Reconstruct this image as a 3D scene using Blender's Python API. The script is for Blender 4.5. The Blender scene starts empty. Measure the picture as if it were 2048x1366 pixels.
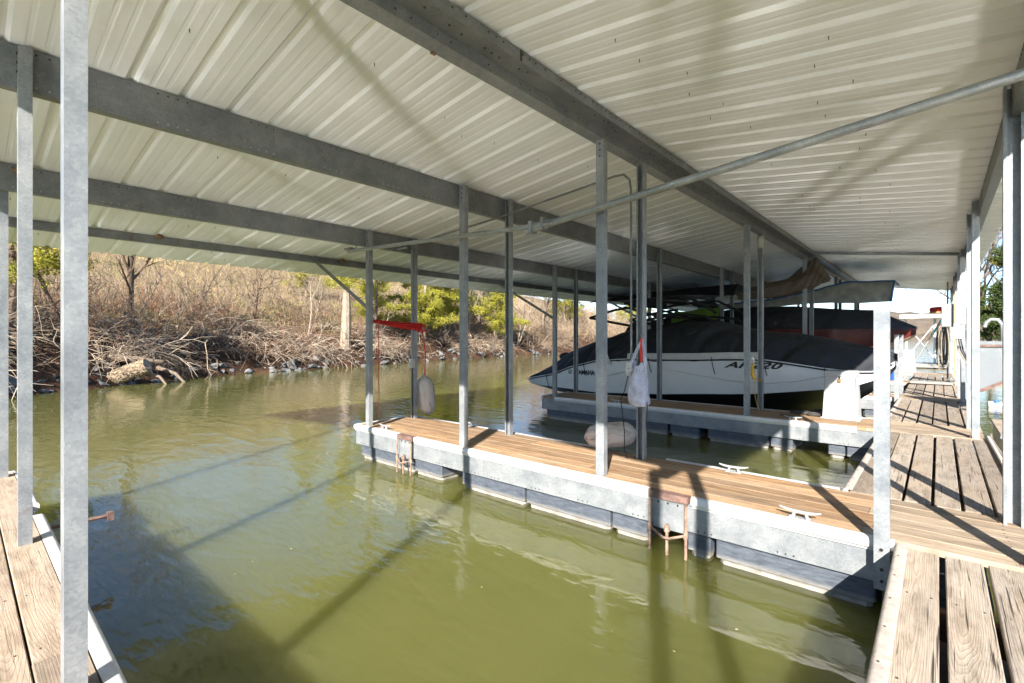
import bpy, math, random
import numpy as np
from mathutils import Vector, noise as mn

random.seed(11)
rng = np.random.default_rng(11)
S = bpy.context.scene
COL = S.collection
R = math.radians
YAW = R(41.28)
CAM_H = 1.25
WATER = -0.47

# ------------------------------------------------------------------ camera, sky, sun, exposure
cam = bpy.data.objects.new('camera', bpy.data.cameras.new('camera'))
COL.objects.link(cam)
cam.location = (0, 0, CAM_H)
cam.rotation_euler = (R(90), 0, YAW)
cam.data.sensor_width = 36
cam.data.lens = 36 * 974 / 2048
cam.data.shift_y = -9 / 2048
cam.data.clip_start = 0.02
cam.data.clip_end = 6000
S.camera = cam

SUN_EL = R(28.3)
SUN_AZ = math.atan2(0.440, -0.898)          # horizontal direction towards the sun, measured from +Y to +X
world = bpy.data.worlds.new('World')
S.world = world
world.use_nodes = True
wn = world.node_tree.nodes
wl = world.node_tree.links
for n in list(wn):
    wn.remove(n)
w_out = wn.new('ShaderNodeOutputWorld')
w_bg = wn.new('ShaderNodeBackground')
w_sky = wn.new('ShaderNodeTexSky')
w_sky.sky_type = 'NISHITA'
w_sky.sun_disc = False
w_sky.sun_elevation = SUN_EL
w_sky.sun_rotation = SUN_AZ
w_sky.air_density = 1.0
w_sky.altitude = 2500
w_sky.dust_density = 0.1
w_sky.ozone_density = 2.0
w_bg.inputs['Strength'].default_value = 0.08
wl.new(w_sky.outputs[0], w_bg.inputs['Color'])
wl.new(w_bg.outputs[0], w_out.inputs['Surface'])

sl = bpy.data.lights.new('sun', 'SUN')
sl.energy = 5.0
sl.angle = R(0.53)
sl.color = (1.0, 0.955, 0.89)
sun = bpy.data.objects.new('sun', sl)
COL.objects.link(sun)
sd = Vector((math.sin(SUN_AZ) * math.cos(SUN_EL), math.cos(SUN_AZ) * math.cos(SUN_EL), math.sin(SUN_EL)))
sun.rotation_euler = sd.to_track_quat('Z', 'Y').to_euler()
sun.location = sd * 60

S.view_settings.view_transform = 'Standard'
S.view_settings.look = 'None'
S.view_settings.gamma = 1
S.view_settings.exposure = 1.66
S.view_settings.use_curve_mapping = False
S.render.engine = 'CYCLES'
S.cycles.use_denoising = True
S.cycles.max_bounces = 10
S.cycles.diffuse_bounces = 5
S.cycles.glossy_bounces = 5
S.cycles.transparent_max_bounces = 8
S.cycles.caustics_reflective = True
S.cycles.blur_glossy = 0.0
S.cycles.use_guiding = True                 # finds the sunlight thrown up by the water
S.cycles.use_surface_guiding = True
S.cycles.guiding_training_samples = 64
S.cycles.sample_clamp_indirect = 25.0

# ------------------------------------------------------------------ helpers
def tag(o, label=None, cat=None, group=None, kind=None):
    if label: o['label'] = label
    if cat: o['category'] = cat
    if group: o['group'] = group
    if kind: o['kind'] = kind
    return o

def empty(name, loc=(0, 0, 0), label=None, cat=None, group=None, kind=None):
    o = bpy.data.objects.new(name, None)
    o.empty_display_size = 0.1
    o.location = loc
    COL.objects.link(o)
    return tag(o, label, cat, group, kind)

def place(name, me, mat=None, parent=None, loc=(0, 0, 0), rot=(0, 0, 0), smooth=None):
    """link an object; loc is in world space, parents are unrotated empties"""
    o = bpy.data.objects.new(name, me)
    COL.objects.link(o)
    if mat is not None and not me.materials:
        me.materials.append(mat)
    if parent is not None:
        o.parent = parent
        base = Vector((0, 0, 0))
        p = parent
        while p is not None:
            base += p.location
            p = p.parent
        o.location = Vector(loc) - base
    else:
        o.location = loc
    o.rotation_euler = rot
    return o

class MB:
    """collects simple shapes into one mesh"""
    def __init__(s):
        s.v = []
        s.f = []
    def add(s, verts, faces):
        b = len(s.v)
        s.v.extend([tuple(map(float, p)) for p in verts])
        s.f.extend([tuple(b + i for i in f) for f in faces])
        return s
    def box(s, x0, x1, y0, y1, z0, z1):
        return s.add([(x0, y0, z0), (x1, y0, z0), (x1, y1, z0), (x0, y1, z0), (x0, y0, z1), (x1, y0, z1), (x1, y1, z1), (x0, y1, z1)],
                     [(0, 3, 2, 1), (4, 5, 6, 7), (0, 1, 5, 4), (1, 2, 6, 5), (2, 3, 7, 6), (3, 0, 4, 7)])
    def extrude(s, prof, a, b, axis):
        """closed 2-d outline (counter-clockwise) swept from a to b; axis 'x': (y,z) outline, 'y': (x,z), 'z': (x,y)"""
        n = len(prof)
        def P(p, t):
            return {'x': (t, p[0], p[1]), 'y': (p[0], t, p[1]), 'z': (p[0], p[1], t)}[axis]
        vs = [P(p, a) for p in prof] + [P(p, b) for p in prof]
        fs = [tuple(range(n - 1, -1, -1)), tuple(range(n, 2 * n))]
        fs += [(i, (i + 1) % n, n + (i + 1) % n, n + i) for i in range(n)]
        if axis == 'y':
            fs = [tuple(reversed(f)) for f in fs]
        return s.add(vs, fs)
    def tube(s, pts, rad, n=8, cap=True):
        pts = [Vector(p) for p in pts]
        rads = rad if isinstance(rad, (list, tuple)) else [rad] * len(pts)
        b = len(s.v)
        up = Vector((0, 0, 1))
        prev = None
        for i, p in enumerate(pts):
            d = (pts[min(i + 1, len(pts) - 1)] - pts[max(i - 1, 0)])
            d = d.normalized() if d.length > 1e-9 else Vector((0, 0, 1))
            if prev is None:
                a = d.cross(up)
                if a.length < 1e-3: a = d.cross(Vector((1, 0, 0)))
                a.normalize()
            else:
                a = prev - d * prev.dot(d)
                if a.length < 1e-4: a = d.cross(Vector((1, 0, 0)))
                a.normalize()
            prev = a
            c = d.cross(a)
            for k in range(n):
                t = 2 * math.pi * k / n
                q = p + (a * math.cos(t) + c * math.sin(t)) * rads[i]
                s.v.append((q.x, q.y, q.z))
        for i in range(len(pts) - 1):
            for k in range(n):
                k2 = (k + 1) % n
                s.f.append((b + i * n + k, b + i * n + k2, b + (i + 1) * n + k2, b + (i + 1) * n + k))
        if cap:
            s.f.append(tuple(b + k for k in range(n - 1, -1, -1)))
            e = b + (len(pts) - 1) * n
            s.f.append(tuple(e + k for k in range(n)))
        return s
    def lathe(s, prof, c, n=16, axis='z'):
        b = len(s.v)
        for r, h in prof:
            for k in range(n):
                t = 2 * math.pi * k / n
                u, w = r * math.cos(t), r * math.sin(t)
                p = {'z': (u, w, h), 'x': (h, u, w), 'y': (u, h, w)}[axis]
                s.v.append((c[0] + p[0], c[1] + p[1], c[2] + p[2]))
        for i in range(len(prof) - 1):
            for k in range(n):
                k2 = (k + 1) % n
                s.f.append((b + i * n + k, b + i * n + k2, b + (i + 1) * n + k2, b + (i + 1) * n + k))
        s.f.append(tuple(b + k for k in range(n - 1, -1, -1)))
        e = b + (len(prof) - 1) * n
        s.f.append(tuple(e + k for k in range(n)))
        return s
    def mesh(s, name, smooth=False, angle=None):
        me = bpy.data.meshes.new(name)
        me.from_pydata(s.v, [], s.f)
        me.update()
        if smooth:
            me.shade_smooth()
            if angle:
                me.set_sharp_from_angle(angle=R(angle))
        return me
    def build(s, name, mat, parent=None, smooth=False, angle=40, origin=None, rot=(0, 0, 0)):
        """origin: world point that becomes the object's own origin"""
        if origin is not None:
            s.v = [(p[0] - origin[0], p[1] - origin[1], p[2] - origin[2]) for p in s.v]
        me = s.mesh(name, smooth, angle)
        return place(name, me, mat, parent, origin if origin is not None else (0, 0, 0), rot)

def grid_mesh(name, P, smooth=True):
    """P: array (m, n, 3)"""
    m, n = P.shape[:2]
    idx = np.arange(m * n).reshape(m, n)
    f = np.stack([idx[:-1, :-1], idx[1:, :-1], idx[1:, 1:], idx[:-1, 1:]], -1).reshape(-1, 4)
    me = bpy.data.meshes.new(name)
    me.from_pydata(P.reshape(-1, 3).tolist(), [], f.tolist())
    me.update()
    if smooth: me.shade_smooth()
    return me

def fast_mesh(name, verts, faces):
    """verts (n,3), faces (m,k) numpy"""
    me = bpy.data.meshes.new(name)
    k = faces.shape[1]
    me.vertices.add(len(verts))
    me.vertices.foreach_set('co', np.ascontiguousarray(verts, dtype=np.float32).ravel())
    me.loops.add(faces.size)
    me.loops.foreach_set('vertex_index', np.ascontiguousarray(faces, dtype=np.int32).ravel())
    me.polygons.add(len(faces))
    me.polygons.foreach_set('loop_start', np.arange(0, faces.size, k, dtype=np.int32))
    me.update(calc_edges=True)
    return me

# ------------------------------------------------------------------ materials
def new_mat(name):
    m = bpy.data.materials.new(name)
    m.use_nodes = True
    nt = m.node_tree
    for n in list(nt.nodes): nt.nodes.remove(n)
    out = nt.nodes.new('ShaderNodeOutputMaterial')
    bs = nt.nodes.new('ShaderNodeBsdfPrincipled')
    nt.links.new(bs.outputs[0], out.inputs['Surface'])
    return m, nt, bs

def N(nt, typ, **kw):
    n = nt.nodes.new(typ)
    for k, v in kw.items():
        if k == 'ins':
            for a, b in v.items():
                n.inputs[a].default_value = b
        else:
            setattr(n, k, v)
    return n

def L(nt, a, b): nt.links.new(a, b)

def ramp(nt, fac, stops):
    r = nt.nodes.new('ShaderNodeValToRGB')
    el = r.color_ramp.elements
    while len(el) < len(stops): el.new(0.5)
    for e, (p, c) in zip(el, stops):
        e.position = p
        e.color = (*c, 1) if len(c) == 3 else c
    L(nt, fac, r.inputs['Fac'])
    return r

def math_n(nt, op, a, b=None, c=None):
    n = N(nt, 'ShaderNodeMath', operation=op)
    for i, x in enumerate((a, b, c)):
        if x is None: continue
        if isinstance(x, (int, float)): n.inputs[i].default_value = x
        else: L(nt, x, n.inputs[i])
    return n.outputs[0]

def mix_c(nt, fac, a, b, blend='MIX'):
    n = N(nt, 'ShaderNodeMix', data_type='RGBA', blend_type=blend)
    for i, x in ((0, fac), (6, a), (7, b)):
        if isinstance(x, (int, float)): n.inputs[i].default_value = x
        elif isinstance(x, tuple): n.inputs[i].default_value = (*x, 1)
        else: L(nt, x, n.inputs[i])
    return n.outputs[2]

def obj_coord(nt, scale=(1, 1, 1), rnd=0.0):
    tc = N(nt, 'ShaderNodeTexCoord')
    mp = N(nt, 'ShaderNodeMapping')
    mp.inputs['Scale'].default_value = scale
    if rnd:
        oi = N(nt, 'ShaderNodeObjectInfo')
        add = N(nt, 'ShaderNodeVectorMath', operation='ADD')
        cb = N(nt, 'ShaderNodeCombineXYZ')
        a = math_n(nt, 'MULTIPLY', oi.outputs['Random'], rnd)
        b = math_n(nt, 'MULTIPLY', oi.outputs['Random'], rnd * 7.31)
        L(nt, a, cb.inputs[0]); L(nt, b, cb.inputs[1]); L(nt, a, cb.inputs[2])
        L(nt, tc.outputs['Object'], add.inputs[0]); L(nt, cb.outputs[0], add.inputs[1])
        L(nt, add.outputs[0], mp.inputs['Vector'])
    else:
        L(nt, tc.outputs['Object'], mp.inputs['Vector'])
    return mp.outputs[0]

def world_coord(nt, scale=(1, 1, 1)):
    g = N(nt, 'ShaderNodeNewGeometry')
    mp = N(nt, 'ShaderNodeMapping')
    mp.inputs['Scale'].default_value = scale
    L(nt, g.outputs['Position'], mp.inputs['Vector'])
    return mp.outputs[0]

def noise_n(nt, vec, scale, detail=4, rough=0.55, dist=0.0):
    n = N(nt, 'ShaderNodeTexNoise')
    n.inputs['Scale'].default_value = scale
    n.inputs['Detail'].default_value = detail
    n.inputs['Roughness'].default_value = rough
    n.inputs['Distortion'].default_value = dist
    L(nt, vec, n.inputs['Vector'])
    return n

def bump_n(nt, bs, height, strength=0.3, dist=0.01):
    b = N(nt, 'ShaderNodeBump')
    b.inputs['Strength'].default_value = strength
    b.inputs['Distance'].default_value = dist
    L(nt, height, b.inputs['Height'])
    L(nt, b.outputs[0], bs.inputs['Normal'])
    return b

def plain(name, col, rough=0.5, metal=0.0, var=0.12, scale=9.0, bump=0.0, spec=0.5, rnd=True):
    """base colour broken up by two noises"""
    m, nt, bs = new_mat(name)
    v = obj_coord(nt, (1, 1, 1), 3.0 if rnd else 0)
    n1 = noise_n(nt, v, scale, 5, 0.6)
    n2 = noise_n(nt, v, scale * 6, 3, 0.6)
    f = math_n(nt, 'ADD', math_n(nt, 'MULTIPLY', n1.outputs[0], 0.7), math_n(nt, 'MULTIPLY', n2.outputs[0], 0.3))
    lo = tuple(c * (1 - var * 1.6) for c in col)
    hi = tuple(min(1, c * (1 + var * 1.2)) for c in col)
    r = ramp(nt, f, [(0.3, lo), (0.7, hi)])
    L(nt, r.outputs[0], bs.inputs['Base Color'])
    bs.inputs['Roughness'].default_value = rough
    bs.inputs['Metallic'].default_value = metal
    bs.inputs['Specular IOR Level'].default_value = spec
    if bump: bump_n(nt, bs, f, bump, 0.01)
    return m

def galv(name, base=0.46, metal=0.35, rust=0.0, rough=0.42):
    m, nt, bs = new_mat(name)
    v = obj_coord(nt, (1, 1, 1), 5.0)
    vo = N(nt, 'ShaderNodeTexVoronoi')
    vo.inputs['Scale'].default_value = 95
    L(nt, v, vo.inputs['Vector'])
    sp = ramp(nt, vo.outputs['Color'], [(0.0, (base * 0.82, base * 0.85, base * 0.87)), (1.0, (base * 1.12, base * 1.14, base * 1.14))])
    n1 = noise_n(nt, v, 5, 6, 0.65)
    big = ramp(nt, n1.outputs[0], [(0.3, (0.62, 0.66, 0.70)), (0.68, (1.10, 1.10, 1.09))])
    c = mix_c(nt, 1.0, sp.outputs[0], big.outputs[0], 'MULTIPLY')
    n3 = noise_n(nt, v, 60, 3, 0.7)
    fl = ramp(nt, n3.outputs[0], [(0.66, (0, 0, 0)), (0.74, (1, 1, 1))])
    c = mix_c(nt, math_n(nt, 'MULTIPLY', fl.outputs[0], 0.35), c, (0.8, 0.82, 0.82))
    if rust:
        n2 = noise_n(nt, v, 3.1, 7, 0.72)
        rr = ramp(nt, n2.outputs[0], [(0.66 - 0.1 * rust, (0, 0, 0)), (0.78 - 0.1 * rust, (1, 1, 1))])
        c = mix_c(nt, math_n(nt, 'MULTIPLY', rr.outputs[0], 0.75), c, (0.13, 0.06, 0.03))
    L(nt, c, bs.inputs['Base Color'])
    bs.inputs['Metallic'].default_value = metal
    rg = math_n(nt, 'ADD', math_n(nt, 'MULTIPLY', n1.outputs[0], 0.25), rough - 0.12)
    L(nt, rg, bs.inputs['Roughness'])
    bump_n(nt, bs, n3.outputs[0], 0.06, 0.004)
    return m

def wood(name, light, dark, grey, ring=115.0, bump=0.5, crack=0.5, greyness=0.5):
    """a sawn plank: rings of a trunk cut at a shallow angle, long axis = local x"""
    m, nt, bs = new_mat(name)
    tc = N(nt, 'ShaderNodeTexCoord')
    oi = N(nt, 'ShaderNodeObjectInfo')
    sep = N(nt, 'ShaderNodeSeparateXYZ')
    L(nt, tc.outputs['Object'], sep.inputs[0])
    rnd = oi.outputs['Random']
    x = math_n(nt, 'ADD', sep.outputs[0], math_n(nt, 'MULTIPLY', rnd, 37.0))
    y = math_n(nt, 'ADD', sep.outputs[1], math_n(nt, 'SUBTRACT', math_n(nt, 'MULTIPLY', rnd, 0.06), 0.03))
    cb = N(nt, 'ShaderNodeCombineXYZ')
    L(nt, math_n(nt, 'MULTIPLY', x, 1.3), cb.inputs[0]); L(nt, math_n(nt, 'MULTIPLY', y, 5.0), cb.inputs[1])
    L(nt, math_n(nt, 'MULTIPLY', rnd, 91.0), cb.inputs[2])
    wob = noise_n(nt, cb.outputs[0], 1.6, 3, 0.5)
    w = math_n(nt, 'MULTIPLY', math_n(nt, 'SUBTRACT', wob.outputs[0], 0.5), 0.045)
    # slow drift of the trunk's heart below the face makes the arches
    dr = noise_n(nt, cb.outputs[0], 0.45, 1, 0.4)
    zz = math_n(nt, 'ADD', math_n(nt, 'MULTIPLY', math_n(nt, 'SUBTRACT', dr.outputs[0], 0.5), 0.42), w)
    r2 = math_n(nt, 'ADD', math_n(nt, 'MULTIPLY', y, math_n(nt, 'MULTIPLY', y, 1.0)), math_n(nt, 'MULTIPLY', zz, zz))
    rad = math_n(nt, 'SQRT', math_n(nt, 'ADD', r2, 0.0001))
    fr = math_n(nt, 'FRACT', math_n(nt, 'MULTIPLY', rad, ring))
    rg = ramp(nt, fr, [(0.0, (0.12,) * 3), (0.55, (0.35,) * 3), (0.86, (1.0,) * 3), (1.0, (0.1,) * 3)])
    cf = N(nt, 'ShaderNodeCombineXYZ')
    L(nt, math_n(nt, 'MULTIPLY', x, 3.0), cf.inputs[0]); L(nt, math_n(nt, 'MULTIPLY', y, 210.0), cf.inputs[1])
    L(nt, math_n(nt, 'MULTIPLY', rnd, 17.0), cf.inputs[2])
    fib = noise_n(nt, cf.outputs[0], 1.0, 4, 0.65)
    cc = N(nt, 'ShaderNodeCombineXYZ')
    L(nt, math_n(nt, 'MULTIPLY', x, 1.7), cc.inputs[0]); L(nt, math_n(nt, 'MULTIPLY', y, 75.0), cc.inputs[1])
    L(nt, math_n(nt, 'MULTIPLY', rnd, 53.0), cc.inputs[2])
    ck = noise_n(nt, cc.outputs[0], 1.0, 2, 0.5, 0.4)
    ckr = ramp(nt, ck.outputs[0], [(0.30, (1, 1, 1)), (0.36, (0, 0, 0))])
    big = noise_n(nt, cb.outputs[0], 0.8, 4, 0.6)
    c = mix_c(nt, math_n(nt, 'MULTIPLY', rg.outputs[0], 0.55), light, dark)
    gfac = ramp(nt, big.outputs[0], [(0.35, (0, 0, 0)), (0.7, (1, 1, 1))])
    c = mix_c(nt, math_n(nt, 'MULTIPLY', gfac.outputs[0], greyness), c, grey)
    fb = ramp(nt, fib.outputs[0], [(0.25, (0.62,) * 3), (0.7, (1.12,) * 3)])
    c = mix_c(nt, 0.8, c, fb.outputs[0], 'MULTIPLY')
    stn = noise_n(nt, cb.outputs[0], 2.6, 5, 0.7)
    sr = ramp(nt, stn.outputs[0], [(0.36, (0.62, 0.60, 0.58)), (0.55, (1.0, 1.0, 1.0))])
    c = mix_c(nt, 0.85, c, sr.outputs[0], 'MULTIPLY')
    # every board its own tone
    tone = N(nt, 'ShaderNodeMapRange')
    tone.inputs['To Min'].default_value = 0.78
    tone.inputs['To Max'].default_value = 1.18
    L(nt, math_n(nt, 'FRACT', math_n(nt, 'MULTIPLY', rnd, 13.7)), tone.inputs['Value'])
    c = mix_c(nt, 1.0, c, tone.outputs[0], 'MULTIPLY')
    c = mix_c(nt, math_n(nt, 'MULTIPLY', ckr.outputs[0], crack), c, (0.035, 0.025, 0.018))
    L(nt, c, bs.inputs['Base Color'])
    bs.inputs['Roughness'].default_value = 0.78
    bs.inputs['Specular IOR Level'].default_value = 0.25
    hgt = math_n(nt, 'SUBTRACT', math_n(nt, 'ADD', math_n(nt, 'MULTIPLY', rg.outputs[0], 0.5), math_n(nt, 'MULTIPLY', fib.outputs[0], 0.6)),
                 math_n(nt, 'MULTIPLY', ckr.outputs[0], 1.2))
    bump_n(nt, bs, hgt, bump, 0.004)
    return m

M = {}
M['post'] = galv('galvanised_post_steel', 0.30, 0.25, 0.2)
M['beam'] = galv('galvanised_beam_steel', 0.22, 0.3, 0.5)
M['fascia'] = galv('galvanised_fascia_steel', 0.285, 0.25, 0.2)
M['pipe'] = galv('zinc_plated_tube', 0.42, 0.55, 0.0, 0.38)
M['wood_finger'] = wood('finger_deck_wood', (0.43, 0.265, 0.14), (0.24, 0.13, 0.06), (0.38, 0.30, 0.22), 190, 0.35, 0.5, 0.55)
M['wood_walk'] = wood('grey_walkway_wood', (0.42, 0.335, 0.25), (0.21, 0.155, 0.11), (0.36, 0.32, 0.275), 150, 0.6, 0.9, 0.65)
M['wood_pale'] = wood('pale_deck_wood', (0.43, 0.33, 0.235), (0.27, 0.18, 0.115), (0.38, 0.325, 0.265), 110, 0.3, 0.2, 0.5)
M['wood_cross'] = wood('weathered_cross_boards', (0.42, 0.32, 0.22), (0.24, 0.165, 0.105), (0.38, 0.325, 0.26), 170, 0.4, 0.6, 0.6)
M['wood_dark'] = plain('dark_stringer_wood', (0.10, 0.055, 0.035), 0.8, 0, 0.3)
M['trim'] = plain('white_vinyl_edging', (0.66, 0.635, 0.61), 0.5, 0, 0.07, 14)
M['rust'] = plain('rusty_steel', (0.27, 0.175, 0.125), 0.8, 0.1, 0.5, 22, 0.3)
M['rust_brown'] = plain('brown_rusted_steel', (0.17, 0.10, 0.08), 0.75, 0.0, 0.45, 18, .2)
M['cleat'] = plain('galvanised_cleat', (0.40, 0.40, 0.39), 0.4, 0.4, 0.12, 30)
M['bolt'] = plain('dark_bolt', (0.05, 0.04, 0.035), 0.5, 0.4, 0.3, 40)
M['box_grey'] = plain('grey_electrical_box', (0.42, 0.42, 0.40), 0.5, 0.1, 0.08, 20)

def roof_mat():
    m, nt, bs = new_mat('cream_painted_roof_metal')
    v = world_coord(nt, (0.6, 4.0, 1.0))
    n = noise_n(nt, v, 1.2, 5, 0.6)
    r = ramp(nt, n.outputs[0], [(0.3, (0.80, 0.82, 0.85)), (0.7, (0.86, 0.88, 0.91))])
    n2 = noise_n(nt, world_coord(nt), 2.2, 6, 0.7)
    st = ramp(nt, n2.outputs[0], [(0.64, (0, 0, 0)), (0.80, (1, 1, 1))])
    c = mix_c(nt, math_n(nt, 'MULTIPLY', st.outputs[0], 0.35), r.outputs[0], (0.42, 0.36, 0.28))
    L(nt, c, bs.inputs['Base Color'])
    bs.inputs['Roughness'].default_value = 0.38
    bs.inputs['Specular IOR Level'].default_value = 0.4
    n3 = noise_n(nt, world_coord(nt, (1.0, 3.0, 1.0)), 2.5, 3, 0.5)
    bump_n(nt, bs, n3.outputs[0], 0.12, 0.02)
    return m
M['roof'] = roof_mat()

def float_mat():
    m, nt, bs = new_mat('black_plastic_float')
    g = N(nt, 'ShaderNodeNewGeometry')
    sep = N(nt, 'ShaderNodeSeparateXYZ')
    L(nt, g.outputs['Position'], sep.inputs[0])
    v = world_coord(nt)
    n = noise_n(nt, v, 7, 6, 0.7)
    n2 = noise_n(nt, world_coord(nt, (3, 3, 14)), 4, 5, 0.65)
    zz = math_n(nt, 'ADD', sep.outputs[2], math_n(nt, 'MULTIPLY', math_n(nt, 'SUBTRACT', n.outputs[0], 0.5), 0.05))
    # dried lime left by the lake just above the waterline
    mr = N(nt, 'ShaderNodeMapRange')
    mr.inputs['From Min'].default_value = WATER + 0.085
    mr.inputs['From Max'].default_value = WATER + 0.02
    L(nt, zz, mr.inputs['Value'])
    base = ramp(nt, n2.outputs[0], [(0.3, (0.042, 0.050, 0.064)), (0.75, (0.11, 0.125, 0.15))])
    lime = ramp(nt, n.outputs[0], [(0.3, (0.17, 0.155, 0.13)), (0.7, (0.42, 0.39, 0.34))])
    c = mix_c(nt, mr.outputs[0], base.outputs[0], lime.outputs[0])
    L(nt, c, bs.inputs['Base Color'])
    bs.inputs['Roughness'].default_value = 0.5
    bump_n(nt, bs, n2.outputs[0], 0.15, 0.01)
    return m
M['float'] = float_mat()

def water_mat():
    m, nt, bs = new_mat('murky_green_lake_water')
    v1 = world_coord(nt, (1.0, 1.0, 1.0))
    n0 = noise_n(nt, v1, 0.10, 3, 0.5)
    base = ramp(nt, n0.outputs[0], [(0.3, (0.112, 0.115, 0.032)), (0.7, (0.136, 0.134, 0.040))])
    L(nt, base.outputs[0], bs.inputs['Base Color'])
    bs.inputs['Roughness'].default_value = 0.055
    bs.inputs['IOR'].default_value = 1.50
    bs.subsurface_method = 'RANDOM_WALK'
    bs.inputs['Subsurface Weight'].default_value = 1.0
    bs.inputs['Subsurface Radius'].default_value = (1.0, 1.0, 0.6)
    bs.inputs['Subsurface Scale'].default_value = 2.5
    # long low ripples and a finer chop; calmer patches between
    mp = N(nt, 'ShaderNodeMapping')
    mp.inputs['Rotation'].default_value = (0, 0, R(35))
    mp.inputs['Scale'].default_value = (1.0, 2.6, 1.0)
    L(nt, v1, mp.inputs['Vector'])
    a = noise_n(nt, mp.outputs[0], 1.25, 2, 0.45, 0.6)
    b = noise_n(nt, mp.outputs[0], 5.0, 2, 0.5, 0.3)
    calm = noise_n(nt, v1, 0.22, 2, 0.5)
    cr = ramp(nt, calm.outputs[0], [(0.38, (0.25,) * 3), (0.62, (1.0,) * 3)])
    h = math_n(nt, 'ADD', a.outputs[0], math_n(nt, 'MULTIPLY', math_n(nt, 'MULTIPLY', b.outputs[0], 0.42), cr.outputs[0]))
    bump_n(nt, bs, h, 0.44, 0.03)
    return m
M['water'] = water_mat()

# ------------------------------------------------------------------ the lake
mb = MB()
mb.box(-2500, 2500, -2500, 2500, -6.0, WATER)
tag(mb.build('water', M['water']), kind='structure')

# ------------------------------------------------------------------ roof
RX, RZ, SL = -2.25, 3.25, 0.122            # ridge position, height, slope of both sides
EL, ER = -8.9, 0.70                        # eaves
Y0, Y1 = -0.45, 24.1
def roof_z(x): return RZ - SL * abs(x - RX)

def panel_mesh(width, length):
    """one ribbed sheet, local y across 0..width, local x 0..length down the slope, ribs rise upwards"""
    pitch = width / 3
    prof = []
    for k in range(3):
        o = k * pitch
        if k == 0: prof += [(0.0, 0.024), (0.015, 0.024), (0.036, 0.0)]
        else: prof += [(o - 0.036, 0.0), (o - 0.015, 0.024), (o + 0.015, 0.024), (o + 0.036, 0.0)]
        for q in (0.36, 0.64):
            c = o + pitch * q
            prof += [(c - 0.018, 0.0), (c - 0.008, 0.0022), (c + 0.008, 0.0022), (c + 0.018, 0.0)]
    prof += [(width - 0.036, 0.0), (width - 0.015, 0.0225), (width + 0.015, 0.0225), (width + 0.040, -0.004)]
    n = len(prof)
    v = [(0, p[0], p[1]) for p in prof] + [(length, p[0], p[1]) for p in prof]
    v += [(0, p[0], p[1] + 0.0012) for p in prof] + [(length, p[0], p[1] + 0.0012) for p in prof]
    f = []
    for i in range(n - 1):
        f.append((i, i + 1, n + i + 1, n + i))
        f.append((2 * n + i, 3 * n + i, 3 * n + i + 1, 2 * n + i + 1))
    for i in range(n - 1):
        f.append((i, 2 * n + i, 2 * n + i + 1, i + 1))
        f.append((n + i, n + i + 1, 3 * n + i + 1, 3 * n + i))
    me = bpy.data.meshes.new('roof_panel')
    me.from_pydata(v, [], f)
    me.update()
    return me

dock_roof = empty('dock_roof', (RX, 0, RZ), 'low gabled dock roof of cream ribbed metal sheets over the slips', 'roof')
PW = 0.93
NP = int(round((Y1 - Y0) / PW))
mL = panel_mesh(PW, math.hypot(RX - EL, SL * (RX - EL)))
mR = panel_mesh(PW, math.hypot(ER - RX, SL * (ER - RX)))
aS = math.atan(SL)
for k in range(NP):
    y = Y0 + k * PW
    lift = 0.0015 * (k % 2)
    place('roof_panel', mR, M['roof'], dock_roof, (RX, y, RZ + lift), (0, aS, 0))
    place('roof_panel', mL, M['roof'], dock_roof, (RX, y + PW, RZ + lift), (0, aS, math.pi))
mb = MB()
mb.extrude([(RX - 0.16, RZ - 0.16 * SL + 0.032), (RX + 0.16, RZ - 0.16 * SL + 0.032), (RX + 0.16, RZ - 0.16 * SL + 0.036), (RX, RZ + 0.037), (RX - 0.16, RZ - 0.16 * SL + 0.036)], Y0, Y0 + NP * PW, 'y')
mb.build('ridge_cap', M['roof'], dock_roof)
# tips of the roofing screws coming through the sheets
mb = MB()
for x in (-3.2, -5.2, -6.9, -8.3, -1.5, -0.6):
    for k in range(NP * 3):
        if random.random() < 0.55:
            y = Y0 + (k + 0.5) * PW / 3 + random.uniform(-.05, .05)
            xx = x + random.uniform(-.25, .25)
            z = roof_z(xx)
            mb.tube([(xx, y, z + 0.002), (xx, y, z - 0.022)], [0.0032, 0.002], 4)
tag(mb.build('screw_tips', M['bolt'], dock_roof), kind='stuff')

# ------------------------------------------------------------------ steel beams under the roof
def c_profile(x, ztop, depth, flange, lip, t=0.006, face=1):
    """C channel standing upright; web at x, opening towards face*x"""
    a = x
    b = x + face * flange
    p = [(a, ztop), (a, ztop - depth), (b, ztop - depth), (b, ztop - depth + lip), (b - face * t, ztop - depth + lip),
         (b - face * t, ztop - depth + t), (a + face * t, ztop - depth + t), (a + face * t, ztop - t), (b - face * t, ztop - t),
         (b - face * t, ztop - lip), (b, ztop - lip), (b, ztop)]
    return p if face < 0 else p

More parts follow.
